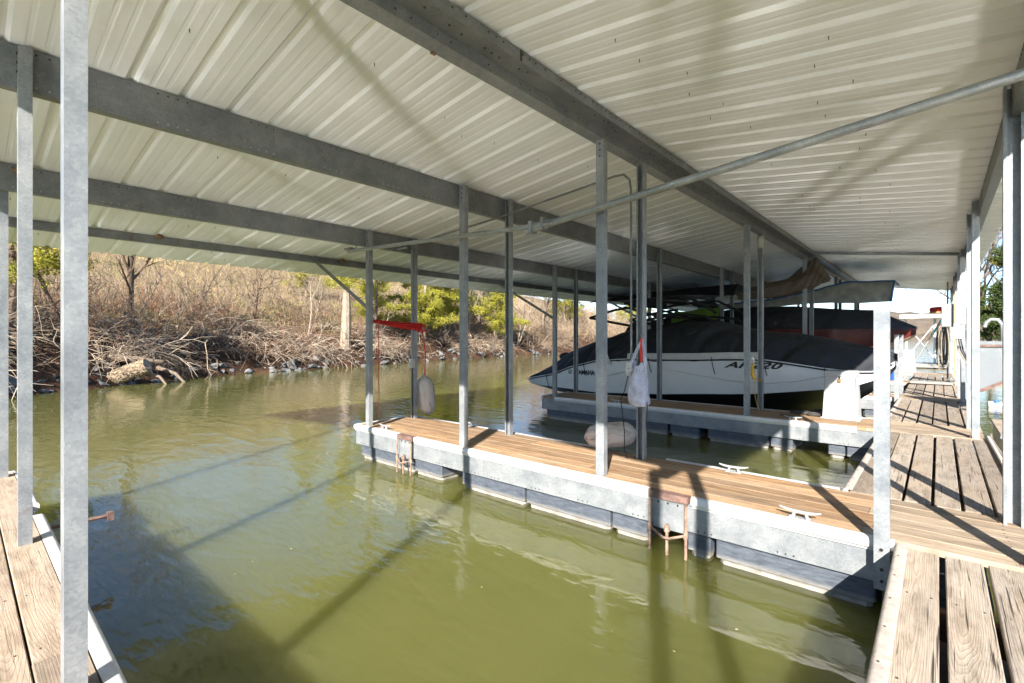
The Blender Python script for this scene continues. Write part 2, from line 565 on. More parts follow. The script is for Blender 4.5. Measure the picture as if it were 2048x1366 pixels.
def beam(label, x, ztop, depth, flange, lip, face, y0=Y0 + 0.02, y1=Y1 - 0.1, holes=True):
    root = empty('steel_beam', (x, y0, ztop), label, 'beam', 'steel beams running the length of the roof')
    mb = MB()
    mb.extrude(c_profile(x, ztop, depth, flange, lip, face=face), y0, y1, 'y')
    mb.build('channel', M['beam'], root, origin=(x, y0, ztop))
    if holes:
        hd, hl = MB(), MB()
        y = y0 + 0.2
        xw = x - face * 0.001
        while y < min(y1, 14):
            for k in range(4):
                yy = y + k * 0.06
                hd.lathe([(0.0065, -0.0015), (0.0065, 0.0015)], (xw, yy, ztop - 0.03), 6, 'x')
                hl.lathe([(0.0062, -0.0015), (0.0062, 0.0015)], (xw, yy, ztop - depth + 0.03), 6, 'x')
            y += 0.62 if int(y * 10) % 2 else 0.55
        tag(hd.build('bolt_heads', M['bolt'], root), kind='stuff')
        tag(hl.build('bright_rivets', M['cleat'], root), kind='stuff')
    # splices between beam lengths
    for ys in (Y0 + 2.2, Y0 + 8.1, Y0 + 14.3):
        m2 = MB()
        m2.box(min(x - face * 0.004, x), max(x - face * 0.004, x), ys, ys + 0.20, ztop - depth + 0.012, ztop - 0.012)
        m2.build('splice_plate', M['beam'], root)
    return root

bw2 = roof_z(-4.2) - 0.004
bw3 = roof_z(-6.15) - 0.004
beam('deep galvanised channel beam halfway down the shoreward roof slope', -4.17, bw2, 0.262, 0.075, 0.02, -1)
beam('deep galvanised channel beam nearer the shoreward eave, over the outer posts', -6.12, bw3, 0.232, 0.075, 0.02, -1)
beam('shallow galvanised purlin closest to the shoreward eave', -7.72, roof_z(-7.72) - 0.004, 0.105, 0.06, 0.015, -1, holes=False)
beam('galvanised channel beam on the outer row of posts above the walkway', 0.36, roof_z(0.36) - 0.006, 0.205, 0.07, 0.02, 1)

# ridge beam: two nested channels, stepped towards the walkway
rb = empty('ridge_beam', (RX, Y0, 3.05), 'heavy stepped steel beam carrying the roof ridge', 'beam')
mb = MB()
zt = RZ - 0.014
mb.extrude([(-2.165, zt - 0.085 * SL), (-2.165, 3.146), (-2.172, 3.146), (-2.172, zt - 0.012), (-2.33, zt - 0.012), (-2.33, zt - 0.006), ], Y0 + .02, Y1 - .1, 'y')
mb.build('upper_channel', M['beam'], rb)
mb = MB()
mb.extrude([(-2.168, 3.150), (-2.318, 3.156), (-2.318, 3.150), (-2.168, 3.144)], Y0 + .02, Y1 - .1, 'y')
mb.build('middle_flange', M['beam'], rb)
mb = MB()
mb.extrude([(-2.322, 3.158), (-2.322, 3.072), (-2.385, 3.030), (-2.392, 3.036), (-2.392, 3.205), (-2.386, 3.205), (-2.386, 3.045), (-2.328, 3.080), (-2.328, 3.158)], Y0 + .02, Y1 - .1, 'y')
mb.build('lower_channel', galv('dull_lower_channel_steel', 0.27, 0.3, 0.4), rb)
mb = MB()
y = Y0 + 0.1
while y < 15:
    mb.lathe([(0.007, -0.002), (0.006, 0.003)], (-2.163, y, 3.20), 6, 'x')
    if random.random() < .6: mb.lathe([(0.009, -0.006), (0.006, 0.0)], (-2.2 - random.random() * .05, y + .04, 3.146), 6, 'z')
    if random.random() < .5: mb.lathe([(0.006, -0.002), (0.005, 0.003)], (-2.32, y + .02, 3.115), 6, 'x')
    y += random.choice((0.07, 0.07, 0.11, 0.2))
tag(mb.build('bolt_heads', M['bolt'], rb), kind='stuff')
for ys in (2.55, 9.1):
    mb = MB()
    mb.box(-2.1635, -2.160, ys, ys + 0.018, 3.15, 3.225)
    mb.build('joint_gap', M['bolt'], rb)
mb = MB()
mb.box(-2.395, -2.375, 1.95, 1.985, 3.022, 3.075)
mb.build('rusty_clip', M['rust'], rb)

# tie bar between ridge beam and the outer beam
t = empty('tie_bar', (RX, 13.1, 3.1), 'dark steel tie bar crossing under the walkway side of the roof', 'beam')
mb = MB()
mb.extrude([(13.08, 0.0), (13.14, 0.0), (13.14, 0.006), (13.086, 0.006), (13.086, 0.06), (13.08, 0.06)], 0, 1, 'x')
mb.v = [(-2.15 + 2.45 * p[0], p[1], roof_z(-2.15 + 2.45 * p[0]) - 0.075 + p[2]) for p in mb.v]
mb.build('angle_bar', M['beam'], t)
mb = MB()
mb.tube([(0.30, 13.11, 2.86), (0.33, 13.11, 2.80), (0.35, 13.11, 2.70)], 0.012, 6)
mb.build('end_bracket', M['beam'], t)
MB().box(-2.30, -2.12, 13.05, 13.16, 3.11, 3.125).build('ridge_bracket', M['beam'], t)

M['mud'] = plain('dry_mud', (0.22, 0.12, 0.06), 0.9, 0, 0.3, 30, .3)
for (x, y, z), lb in (((-7.68, 1.75, roof_z(-7.68) - .02), 'orange mud nest stuck on the eave purlin at the left'), ((-7.68, 4.35, roof_z(-7.68) - .03), 'brown mud nest on the eave purlin farther right'),
                      ((-6.10, 0.36, bw3 - .06), 'mud nest at the beam end above the cut-off post')):
    mb = MB()
    mb.lathe([(.01, -.035), (.035, -.02), (.045, .0), (.035, .02), (.01, .035)], (x, y, z), 10)
    tag(mb.build('mud_nest', M['mud'], None, True, origin=(x, y, z)), lb, 'nest', 'mud wasp nests under the roof')

# ------------------------------------------------------------------ posts
def post_mesh(name, h, open_dir, w=0.083, d=0.062, lip=0.018, t=0.005, base=-0.05):
    """upright C channel, web w wide; open_dir +1 opens to +y, -1 opens to -y, 'l'/'r' opens to -x/+x"""
    hw, hd = w / 2, d / 2
    p = [(-hw, -hd), (hw, -hd), (hw, hd), (hw - lip, hd), (hw - lip, hd - t), (hw - t, hd - t), (hw - t, -hd + t),
         (-hw + t, -hd + t), (-hw + t, hd - t), (-hw + lip, hd - t), (-hw + lip, hd), (-hw, hd)]
    if open_dir == -1: p = [(-a, -b) for a, b in p]
    if open_dir == 'l': p = [(-b, a) for a, b in p]
    if open_dir == 'r': p = [(b, -a) for a, b in p]
    mb = MB()
    mb.extrude(p, base, h, 'z')
    return mb.mesh(name)

def post(label, x, y, ztop, open_dir, base=-0.02, w=0.083, d=0.062, bolts=True, group='galvanised posts of the covered dock'):
    root = empty('steel_post', (x, y, 0), label, 'post', group)
    place('channel', post_mesh('channel', ztop, open_dir, w, d, base=base), M['post'], root, (x, y, 0))
    if bolts:
        mb = MB()
        sy = {1: -1, -1: 1}.get(open_dir, 0)
        for k in range(3):
            zz = ztop - 0.04 - 0.055 * k
            if sy: mb.lathe([(0.008, -0.004), (0.008, 0.004)], (x, y + sy * (d / 2 + 0.002), zz), 6, 'y')
            else: mb.lathe([(0.008, -0.004), (0.008, 0.004)], (x - (d / 2 + 0.002) * (-1 if open_dir == 'l' else 1), y, zz), 6, 'x')
        tag(mb.build('bolt_heads', M['bolt'], root), kind='stuff')
    mb = MB()
    mb.box(x - w / 2 - 0.02, x - w / 2 - 0.002, y - 0.025, y + 0.025, 0.0, 0.006)
    mb.box(x - w / 2 - 0.006, x - w / 2 - 0.0015, y - 0.025, y + 0.025, 0.006, 0.045)
    mb.build('foot_angle', M['rust_brown'], root)
    return root

XR, XA, XB = -2.30, -4.17, -6.12          # ridge row, middle row, outer row (towards shore)
PITCH = 4.43
near = [3.85 + PITCH * k for k in range(-1, 5)]
far = [y + 0.785 for y in near]
FN = ['nearest finger dock', 'finger dock with two fenders', 'finger dock before the white boat',
      'finger dock behind the white boat', 'finger dock behind the maroon boat', 'last finger dock']
rows = ((XR, 'ridge', 3.03), (XA, 'middle', bw2 - 0.012), (XB, 'outer', bw3 - 0.012))
RN = {'ridge': 'ridge-row', 'middle': 'middle-row', 'outer': 'outermost'}
for k in range(1, 6):
    for x, rn, zt in rows:
        xx = x if rn == 'ridge' else x + 0.05
        post('%s galvanised post on the near edge of the %s' % (RN[rn], FN[k]), xx, near[k], zt, 1)
        post('%s open channel post on the far edge of the %s' % (RN[rn], FN[k]), xx, far[k], zt, -1)
post('large close galvanised post at the left, nearest the viewer', -2.275, 0.27, 3.03, 1)
post('pale galvanised post just left of the largest close post', -4.165, 0.27, bw2 - 0.012, 1)
post('galvanised post cut off by the left picture edge', -6.28, 0.27, bw3 - 0.012, 1)
# outer row along the walkway
ZO = roof_z(0.36) - 0.012
post('walkway post by the lower left finger dock, beside the viewer', 0.37, -0.56, ZO, 'l', w=0.085, d=0.07)
post('walkway post just behind the right shoulder of the viewer', 0.37, 0.22, ZO, 'l', w=0.085, d=0.07)
for k in range(1, 6):
    xo = 0.395 if k == 1 else 0.335
    post('walkway post by the near edge of the %s' % FN[k], xo, near[k], ZO, 'l', w=0.085, d=0.07)
    post('walkway channel post by the far edge of the %s' % FN[k], 0.37 if k == 1 else 0.325, far[k], ZO, -1, w=0.10, d=0.075)

# knee braces from the outer posts to the eave purlin
for k in range(1, 5):
    y = near[k] + 0.045
    b = empty('knee_brace', (XB, y, 1.6), 'slanted steel brace at the outermost post of the %s' % FN[k], 'brace', 'knee braces below the shoreward eave')
    p0, p1 = Vector((XB + 0.03, y, 1.62)), Vector((-7.70, y, roof_z(-7.7) - 0.105))
    dv = (p1 - p0).normalized()
    nv = Vector((dv.z, 0, -dv.x))
    mb = MB()
    for s0, s1, t0, t1 in ((-0.028, 0.028, -0.003, 0.003), (-0.028, -0.022, 0.003, 0.05)):
        pr = []
        for q in (p0, p1):
            for s_, t_ in ((s0, t0), (s1, t0), (s1, t1), (s0, t1)):
                pr.append(q + nv * s_ + Vector((0, t_, 0)))
        mb.add(pr, [(0, 1, 2, 3), (7, 6, 5, 4), (0, 4, 5, 1), (1, 5, 6, 2), (2, 6, 7, 3), (3, 7, 4, 0)])
    mb.build('angle_bar', M['beam'], b)
    mb = MB()
    mb.box(XB - 0.02, XB + 0.06, y - 0.006, y - 0.002, 1.56, 1.66)
    mb.build('gusset', M['beam'], b)

# ------------------------------------------------------------------ finger docks
def plank_mesh(name, length, width, thick=0.038, ch=0.004):
    hw = width / 2
    p = [(-hw, -thick), (hw, -thick), (hw, -ch), (hw - ch, 0), (-hw + ch, 0), (-hw, -ch)]
    mb = MB()
    mb.extrude(p, 0, length, 'x')
    return mb.mesh(name)

def float_mesh(name, length, depth=0.86, h=0.42):
    """moulded tub: wide lip above, slightly narrower ribbed body below"""
    mb = MB()
    def ring(x0, x1, y0, y1, z, c):
        return [(x0 + c, y0, z), (x1 - c, y0, z), (x1, y0 + c, z), (x1, y1 - c, z), (x1 - c, y1, z), (x0 + c, y1, z), (x0, y1 - c, z), (x0, y0 + c, z)]
    lv = [(0.0, 0.0, 0.012), (-0.15, 0.0, 0.012), (-0.152, 0.012, 0.02), (-0.17, 0.02, 0.03), (-h + 0.03, 0.03, 0.04), (-h, 0.06, 0.06)]
    vs = []
    for z, ins, c in lv:
        vs += ring(ins, length - ins, ins, depth - ins, z, c)
    fs = [tuple(range(8))]
    for i in range(len(lv) - 1):
        for k in range(8):
            k2 = (k + 1) % 8
            fs.append((i * 8 + k, (i + 1) * 8 + k, (i + 1) * 8 + k2, i * 8 + k2))
    e = (len(lv) - 1) * 8
    fs.append(tuple(e + k for k in range(7, -1, -1)))
    mb.add(vs, fs)
    return mb.mesh(name)
FLOATS = {}
def get_float(length):
    if length not in FLOATS: FLOATS[length] = float_mesh('float', length)
    return FLOATS[length]

def cleat_mesh():
    mb = MB()
    mb.tube([(-0.125, 0, 0.062), (-0.09, 0, 0.052), (-0.04, 0, 0.046), (0.04, 0, 0.046), (0.09, 0, 0.052), (0.125, 0, 0.062)],
            [0.006, 0.0095, 0.012, 0.012, 0.0095, 0.006], 8)
    for sx in (-1, 1):
        mb.tube([(sx * 0.055, 0, 0.0), (sx * 0.042, 0, 0.012), (sx * 0.034, 0, 0.044)], [0.02, 0.012, 0.011], 8)
    mb.box(-0.07, 0.07, -0.024, 0.024, 0.0, 0.006)
    return mb.mesh('cleat', True, 50)
CLEAT = cleat_mesh()

PL = {}
def get_plank(length, width):
    key = (round(length, 2), round(width, 3))
    if key not in PL: PL[key] = plank_mesh('plank', length, width)
    return PL[key]

def trim_profile(side):
    """rounded vinyl edging, side = -1 faces -y"""
    p = [(0.028, 0.0085), (-0.016, 0.0095), (-0.030, 0.003), (-0.036, -0.012), (-0.036, -0.040), (-0.028, -0.054), (-0.014, -0.060), (-0.012, -0.072), (-0.001, -0.072), (-0.001, 0.0045), (0.028, 0.0045)]
    return p if side < 0 else [(-a, b) for a, b in reversed(p)]

def finger(label, yn, yf, x0, x1, xw, mat, npl, floats, cleats, trims, ytrim_far=True):
    """yn..yf outer faces; boards run along x from x0 (free end) to xw across the walkway"""
    root = empty('finger_dock', ((x0 + xw) / 2, (yn + yf) / 2, 0), label, 'dock', 'finger docks between the slips')
    wb = (yf - yn - 0.05) / npl
    for i in range(npl):
        yc = yn + 0.025 + wb * (i + 0.5)
        cut = x0 + (xw - x0) * (0.56 if i % 2 else 0.40)
        rz = random.uniform(-0.0012, 0.0012)
        xm = (x1 - 0.18) + (i % 3) * 0.05
        for a, b, mt_ in ((x0 + 0.02, cut - 0.002, mat), (cut + 0.002, xm - 0.002, mat), (xm + 0.002, xw, 'wood_cross')):
            w = wb - 0.006
            place('plank', plank_mesh('plank', b - a, w), M[mt_], root, (a, yc, random.uniform(-0.0015, 0.0015)), (0, 0, rz))
    # galvanised side channels
    for s, y in ((-1, yn), (1, yf)):
        for a, b in ((x0, x0 + (x1 - x0) * 0.42), (x0 + (x1 - x0) * 0.42 + 0.003, x1)):
            mb = MB()
            y2 = y - s * 0.006
            pr = [(y2, -0.040), (y, -0.040), (y, -0.268), (y - s * 0.05, -0.268), (y - s * 0.05, -0.262), (y2, -0.262)]
            if s > 0: pr = pr[::-1]
            mb.extrude(pr, a, b, 'x')
            f = mb.build('side_channel', M['fascia'], root, origin=(a, y, -0.15))
            mb = MB()
            xx = a + 0.12
            while xx < b - 0.1:
                for q in range(3): mb.lathe([(0.006, -0.003), (0.006, 0.003)], (xx + q * 0.05, y + s * 0.001, -0.245), 6, 'y')
                xx += 0.55
            tag(mb.build('bolt_heads', M['bolt'], f), kind='stuff')
    mb = MB()
    mb.box(x0 - 0.006, x0, yn + 0.007, yf - 0.007, -0.268, -0.040)
    mb.build('end_channel', M['fascia'], root)
    for s, a, b in trims:
        y = yn if s < 0 else yf
        mb = MB()
        mb.extrude([(y + p[0] + (0.002 if s > 0 else -0.002), p[1] - 0.002) for p in trim_profile(s)], a, b, 'x')
        mb.build('edge_trim', M['trim'], root, True, 50, origin=(a, y, 0))
    mb = MB()
    mb.extrude([(x0 - 0.002 + p[0], p[1] - 0.002) for p in trim_profile(-1)], yn + 0.02, yf - 0.02, 'y')
    mb.build('edge_trim', M['trim'], root, True, 50, origin=(x0, yn, 0))
    for a, ln in floats:
        place('float', get_float(ln), M['float'], root, (a, yn + (yf - yn - 0.86) / 2 - 0.04, -0.272))
    for x, s in cleats:
        place('cleat', CLEAT, M['cleat'], root, (x, (yn + 0.055) if s < 0 else (yf - 0.055), 0.002), (0, 0, random.uniform(-.12, .12)))
    mb = MB()
    for q in range(12):
        for i in range(npl):
            for e in (-.28, .28):
                mb.lathe([(0.0045, 0.0), (0.004, 0.0025)], (x0 + 0.1 + (xw - x0 - .2) * q / 11 + random.uniform(-.012, .012), yn + 0.025 + wb * (i + 0.5 + e), 0), 6)
    tag(mb.build('deck_nails', M['bolt'], root), kind='stuff')
    # hidden stringers under the boards
    for q in range(8):
        x = x0 + 0.4 + (x1 - x0 - 0.6) * q / 7
        MB().box(x, x + 0.05, yn + 0.012, yf - 0.012, -0.20, -0.041).build('bearer', M['wood_dark'], root)
    return root

XE = 0.42
f1n, f1f = 3.765, 4.785
finger1 = finger('sunlit brown finger dock in the middle with white edging', f1n, f1f, -6.27, -0.20, XE, 'wood_finger', 6,
       [(-6.2, 1.18), (-4.98, 0.52), (-4.1, 0.92), (-3.15, 0.96), (-2.17, 0.34), (-1.50, 0.18), (-1.28, 0.98), (-0.27, 0.5)],
       [(-5.65, -1), (-4.95, 1), (-1.43, 1), (-0.72, -1)], [(-1, -6.27, -5.24), (-1, -4.90, -1.80), (-1, -1.44, -0.205), (1, -6.20, -3.0), (1, -2.1, -0.62)])
f2n, f2f = f1n + PITCH, f1f + PITCH
finger2 = finger('half shaded finger dock beside the white boat', f2n, f2f, -6.35, -0.58, XE, 'wood_finger', 6,
       [(-6.25, 1.3), (-4.9, 1.3), (-3.55, 0.5), (-2.9, 0.92), (-1.95, 0.30), (-1.2, 0.20), (-0.98, 1.2)],
       [(-1.65, -1), (-4.6, -1)], [(-1, -6.0, -0.86), (1, -6.2, -0.7)])
f3n, f3f = f2n + PITCH + .05, f2f + PITCH + .05
finger3 = finger('shaded finger dock behind the white boat', f3n, f3f, -6.4, -0.60, XE, 'wood_finger', 6,
       [(-6.3, 1.3), (-4.9, 1.3), (-3.5, 1.2), (-2.2, 0.92), (-1.2, 0.9)], [(-1.2, -1)], [(-1, -6.0, -0.7), (1, -6.2, -0.7)])
f4n, f4f = f3n + PITCH, f3f + PITCH
finger4 = finger('far finger dock with bright end near the blue tub', f4n, f4f, -6.4, -0.60, XE, 'wood_finger', 6,
       [(-6.3, 1.3), (-4.9, 1.3), (-3.5, 1.2), (-2.2, 0.92), (-1.2, 0.9)], [], [(-1, -6.0, -0.7), (1, -6.2, -0.7)])
f5n, f5f = f4n + PITCH, f4f + PITCH
finger5 = finger('outermost finger dock at the lake end of the roof', f5n, f5f, -6.4, -0.60, XE, 'wood_finger', 6,
       [(-6.3, 1.3), (-4.9, 1.3), (-3.5, 1.2), (-2.2, 0.92), (-1.2, 0.9)], [], [(-1, -6.0, -0.7)])
f0n, f0f = -0.655, 0.372
finger0 = finger('pale plank finger dock at the lower left corner', f0n, f0f, -6.45, -0.20, XE, 'wood_pale', 6,
       [(-6.3, 1.3), (-4.9, 1.3), (-3.5, 1.2), (-2.2, 0.92), (-1.2, 0.9)], [], [(1, -6.4, -5.1), (1, -4.75, -0.21)])

# pile guides bolted to the finger docks: plate, brown cap, rusty rods
def guide(parent, xa, xb, y):
    g = empty('pile_guide', (xa, y, -0.1))
    g.parent = parent
    g.location = Vector((xa, y, -0.1)) - parent.location
    g['label'] = 'rusty pile guide with rods reaching into the water'
    def pc(nm, mb, m, sm=False): return mb.build(nm, m, g, sm)
    mb = MB(); mb.box(xa + 0.02, xb - 0.02, y - 0.030, y - 0.022, -0.285, -0.03); pc('plate', mb, M['fascia'])
    mb = MB(); mb.box(xa - 0.005, xb + 0.005, y - 0.052, y + 0.02, -0.046, 0.008); pc('cap', mb, M['rust_brown'])
    for x in (xa + 0.008, xb - 0.008):
        mb = MB(); mb.tube([(x, y - 0.055, -0.05), (x, y - 0.055, -0.78)], 0.0115, 8)
        mb.lathe([(0.019, -0.31), (0.019, -0.26)], (x, y - 0.055, 0), 10)
        pc('rod', mb, M['rust'], True)
    xm = (xa + xb) / 2
    mb = MB(); mb.tube([(xm, y - 0.065, -0.24), (xm, y - 0.065, -0.80)], 0.0125, 8); mb.lathe([(0.024, -0.285), (0.024, -0.26), (0.015, -0.23)], (xm, y - 0.065, 0), 10)
    pc('centre_rod', mb, M['rust'], True)
    mb = MB(); mb.tube([(xa + 0.01, y - 0.058, -0.285), (xm - 0.02, y - 0.10, -0.325), (xm + 0.03, y - 0.10, -0.325), (xb - 0.01, y - 0.058, -0.285)], 0.010, 6)
    pc('retaining_bar', mb, M['rust'], True)
    mb = MB()
    for q in range(3): mb.lathe([(0.009, -0.004), (0.009, 0.004)], (xa + 0.07 + q * 0.08, y - 0.031, -0.075), 8, 'y')
    tag(pc('bolt_heads', mb, M['bolt']), kind='stuff')
guide(finger1, -5.22, -4.92, f1n)
guide(finger1, -1.775, -1.465, f1n)
mb = MB()
mb.tube([(-4.83, f0f - 0.05, -0.13), (-4.83, f0f + 0.42, -0.13)], 0.015, 6)
mb.box(-4.855, -4.805, f0f + 0.39, f0f + 0.43, -0.165, -0.105)
mb.build('guide_arm', M['rust_brown'], finger0)

# leaves and seed scraps drifting on the water
nd = 110
V = np.zeros((nd, 4, 3))
for i in range(nd):
    x, y = random.uniform(-11, -0.4), random.uniform(0.6, 8.0)
    a, r_ = random.uniform(0, 6.28), random.uniform(0.004, 0.016) * (1 if i % 9 else 1.8)
    for q in range(4):
        V[i, q] = (x + math.cos(a + q * 1.57) * r_ * (1 if q % 2 else .5), y + math.sin(a + q * 1.57) * r_ * (1 if q % 2 else .5), WATER + 0.002 + .001 * q % 2)
tag(place('drifting_scraps', fast_mesh('drifting_scraps', V.reshape(-1, 3), np.arange(nd * 4).reshape(-1, 4)), plain('pale_leaf_scraps', (.38, .30, .18), .8, 0, .4, 3)), 'tiny leaves and seeds drifting on the water', 'debris', kind='stuff')

# ------------------------------------------------------------------ walkway sections between the finger docks
def walkway(label, y0, y1, x0, x1, npl, lefttrim=None, skew=0.0):
    root = empty('walkway_section', ((x0 + x1) / 2, (y0 + y1) / 2, 0), label, 'walkway', 'plank sections of the main walkway')
    pw = (x1 - x0) / npl
    for i in range(npl):
        xc = x0 + pw * (i + 0.5) + random.uniform(-.003, .003)
        place('plank', get_plank(round(y1 - y0 - 0.012, 2), pw - random.choice((0.017, 0.021, 0.025))), M['wood_walk'], root,
              (xc, y0 + 0.006, random.uniform(-0.003, 0.002)), (random.uniform(-.004, .004), 0, math.pi / 2 + random.uniform(-.002, .002)))
    q = y0 + 0.25
    while q < y1:
        MB().box(x0 + 0.01, x1 - 0.01, q, q + 0.05, -0.18, -0.045).build('bearer', M['wood_dark'], root)
        q += 0.8
    mb = MB()
    q = y0 + 0.275
    while q < y1:
        for i in range(npl):
            for e in (-.25, .25):
                mb.lathe([(0.0045, 0.0), (0.004, 0.0025)], (x0 + pw * (i + 0.5 + e) + random.uniform(-.01, .01), q + random.uniform(-.012, .012), 0), 6)
        q += 0.8
    tag(mb.build('deck_nails', M['bolt'], root), kind='stuff')
    for s, x in ((-1, x0), (1, x1)):
        mb = MB()
        mb.box(min(x, x - s * 0.006), max(x, x - s * 0.006), y0, y1, -0.26, -0.043)
        mb.build('side_channel', M['fascia'], root, origin=(x, y0, -0.1))
    if lefttrim:
        mb = MB()
        mb.extrude([(x0 - 0.002 + p[0], p[1] + 0.001) for p in trim_profile(-1)] , lefttrim[0], lefttrim[1], 'y')
        mb.build('edge_trim', plain('weathered_edging', (0.52, 0.45, 0.39), 0.7, 0, 0.2, 20), root, True, 50, origin=(x0, y0, 0))
        mb = MB()
        yy = lefttrim[0] + .1
        while yy < lefttrim[1]:
            mb.lathe([(0.006, 0.009), (0.005, 0.012)], (x0 - 0.012, yy, 0), 6)
            yy += 0.3
        tag(mb.build('nail_heads', M['bolt'], root), kind='stuff')
    k = 0
    for a in np.arange(y0 + 0.9, y1 - 1.0, 1.28):
        place('float', get_float(0.92), M['float'], root, (x0 + 0.02, a, -0.272))
    return root
walkway('weathered walkway planks at the lower right corner, closest to the viewer', f0f + 0.03, f1n - 0.045, -0.165, 0.545, 4, (f0f + 0.05, f1n - 0.03))
walkway('grey walkway planks striped by two post shadows beyond the middle finger dock', f1f + 0.006, f2n - 0.008, -0.56, 0.475, 6, (f1f + 0.02, f2n - 0.03))
walkway('walkway planks beside the white dock box slip, third stretch away', f2f + 0.006, f3n - 0.008, -0.60, 0.44, 6, (f2f + 0.02, f3n - 0.03))
walkway('walkway planks lying under the grey ramp board', f3f + 0.006, f4n - 0.008, -0.62, 0.42, 6)
walkway('walkway planks below the hanging hose coil, farthest stretch', f4f + 0.006, f5n - 0.008, -0.62, 0.42, 6)

# ------------------------------------------------------------------ left bank
SHORE = np.array([(-13.5, -90), (-13.5, -60), (-14, -30), (-15.5, -14), (-17.3, -6), (-19.5, 1.0), (-20.8, 2.2), (-22.5, 4.2), (-23.7, 6.2), (-24.5, 8.5),
                  (-25.1, 11.4), (-25.6, 15.0), (-26.8, 18.6), (-28.0, 22.8), (-28.9, 27.7), (-29.7, 32.4), (-30.2, 40), (-29.6, 50), (-29.0, 62), (-30, 75), (-40, 92), (-70, 112), (-150, 130), (-400, 150)], float)
seg = np.linalg.norm(np.diff(SHORE, axis=0), axis=1)
cum = np.r_[0, np.cumsum(seg)]
ss = np.arange(0, cum[-1], 0.25)
SH = np.stack([np.interp(ss, cum, SHORE[:, 0]), np.interp(ss, cum, SHORE[:, 1])], 1)
ker = np.ones(17) / 17
SHs = np.stack([np.convolve(np.pad(SH[:, i], 8, 'edge'), ker, 'valid') for i in (0, 1)], 1)
wob = 0.22 * np.sin(ss * 0.9) + 0.16 * np.sin(ss * 2.3 + 1) + 0.08 * np.sin(ss * 5.1 + 2)
tan = np.gradient(SHs, axis=0)
tan /= np.linalg.norm(tan, axis=1, keepdims=True)
nor = np.stack([-tan[:, 1], tan[:, 0]], 1)      # away from the dock
SHs = SHs + nor * wob[:, None]
PD = [-3, -0.6, 0, 0.35, 0.9, 1.8, 3.0, 4.5, 6.5, 9.5, 14, 21, 32, 50, 90, 200]
PZ = [-1.6, -0.75, WATER, -0.12, 0.35, 0.95, 1.65, 2.2, 2.75, 3.6, 5.0, 7.2, 9.6, 12.0, 17, 24]
def fbm(p, sc, oc=4):
    return mn.fractal(Vector((p[0] * sc, p[1] * sc, 3.7)), 1.0, 2.0, oc)
def bank_h(d): return np.interp(d, PD, PZ)
def bank_pt(s_, d, lift=0.0):
    i = min(max(int(s_ / 0.25), 0), len(SHs) - 1)
    p = SHs[i] + nor[i] * d
    z = float(bank_h(d)) + lift
    z += 0.16 * fbm(p, 0.55) * min(1, max(0, d / 2.0)) + 0.05 * fbm(p, 2.2, 2) * min(1, max(0, d))
    return Vector((p[0], p[1], z))
def s_at_y(y):
    return float(ss[np.argmin(np.abs(SHs[:int(len(SHs) * .8), 1] - y))])

def bank_mat():
    m, nt, bs = new_mat('bank_earth_and_dry_grass')
    g = N(nt, 'ShaderNodeNewGeometry')
    sep = N(nt, 'ShaderNodeSeparateXYZ')
    L(nt, g.outputs['Position'], sep.inputs[0])
    v = world_coord(nt)
    n1 = noise_n(nt, v, 0.35, 6, 0.65)
    n2 = noise_n(nt, v, 2.3, 6, 0.7)
    n3 = noise_n(nt, v, 11, 5, 0.75)
    soil = ramp(nt, n3.outputs[0], [(0.3, (0.022, 0.016, 0.011)), (0.55, (0.065, 0.042, 0.028)), (0.75, (0.16, 0.105, 0.07))])
    red = ramp(nt, n2.outputs[0], [(0.45, (0, 0, 0)), (0.65, (1, 1, 1))])
    soil2 = mix_c(nt, math_n(nt, 'MULTIPLY', red.outputs[0], 0.5), soil.outputs[0], (0.17, 0.07, 0.035))
    straw = ramp(nt, n3.outputs[0], [(0.3, (0.16, 0.11, 0.055)), (0.7, (0.38, 0.28, 0.16))])
    grn = ramp(nt, n1.outputs[0], [(0.50, (0, 0, 0)), (0.66, (1, 1, 1))])
    grass = mix_c(nt, math_n(nt, 'MULTIPLY', grn.outputs[0], 0.6), straw.outputs[0], (0.20, 0.20, 0.06))
    mr = N(nt, 'ShaderNodeMapRange')
    mr.inputs['From Min'].default_value = 1.5
    mr.inputs['From Max'].default_value = 2.6
    L(nt, math_n(nt, 'ADD', sep.outputs[2], math_n(nt, 'MULTIPLY', n2.outputs[0], 0.8)), mr.inputs['Value'])
    c = mix_c(nt, mr.outputs[0], soil2, grass)
    L(nt, c, bs.inputs['Base Color'])
    bs.inputs['Roughness'].default_value = 0.95
    bs.inputs['Specular IOR Level'].default_value = 0.1
    bump_n(nt, bs, math_n(nt, 'ADD', n3.outputs[0], n2.outputs[0]), 0.7, 0.12)
    return m
M['bank'] = bank_mat()
si = np.arange(0, len(SHs), 3)
ds = np.array([-3, -1.2, -0.5, 0, 0.2, 0.45, 0.8, 1.2, 1.7, 2.3, 3, 3.8, 4.8, 6, 7.5, 9.5, 12, 15, 19, 24, 32, 45, 65, 100, 170])
P = np.zeros((len(si), len(ds), 3))
for a, i in enumerate(si):
    for b, d in enumerate(ds):
        q = bank_pt(ss[i], d)
        P[a, b] = q
left_bank = place('left_bank', grid_mesh('left_bank', P), M['bank'])
tag(left_bank, kind='structure')

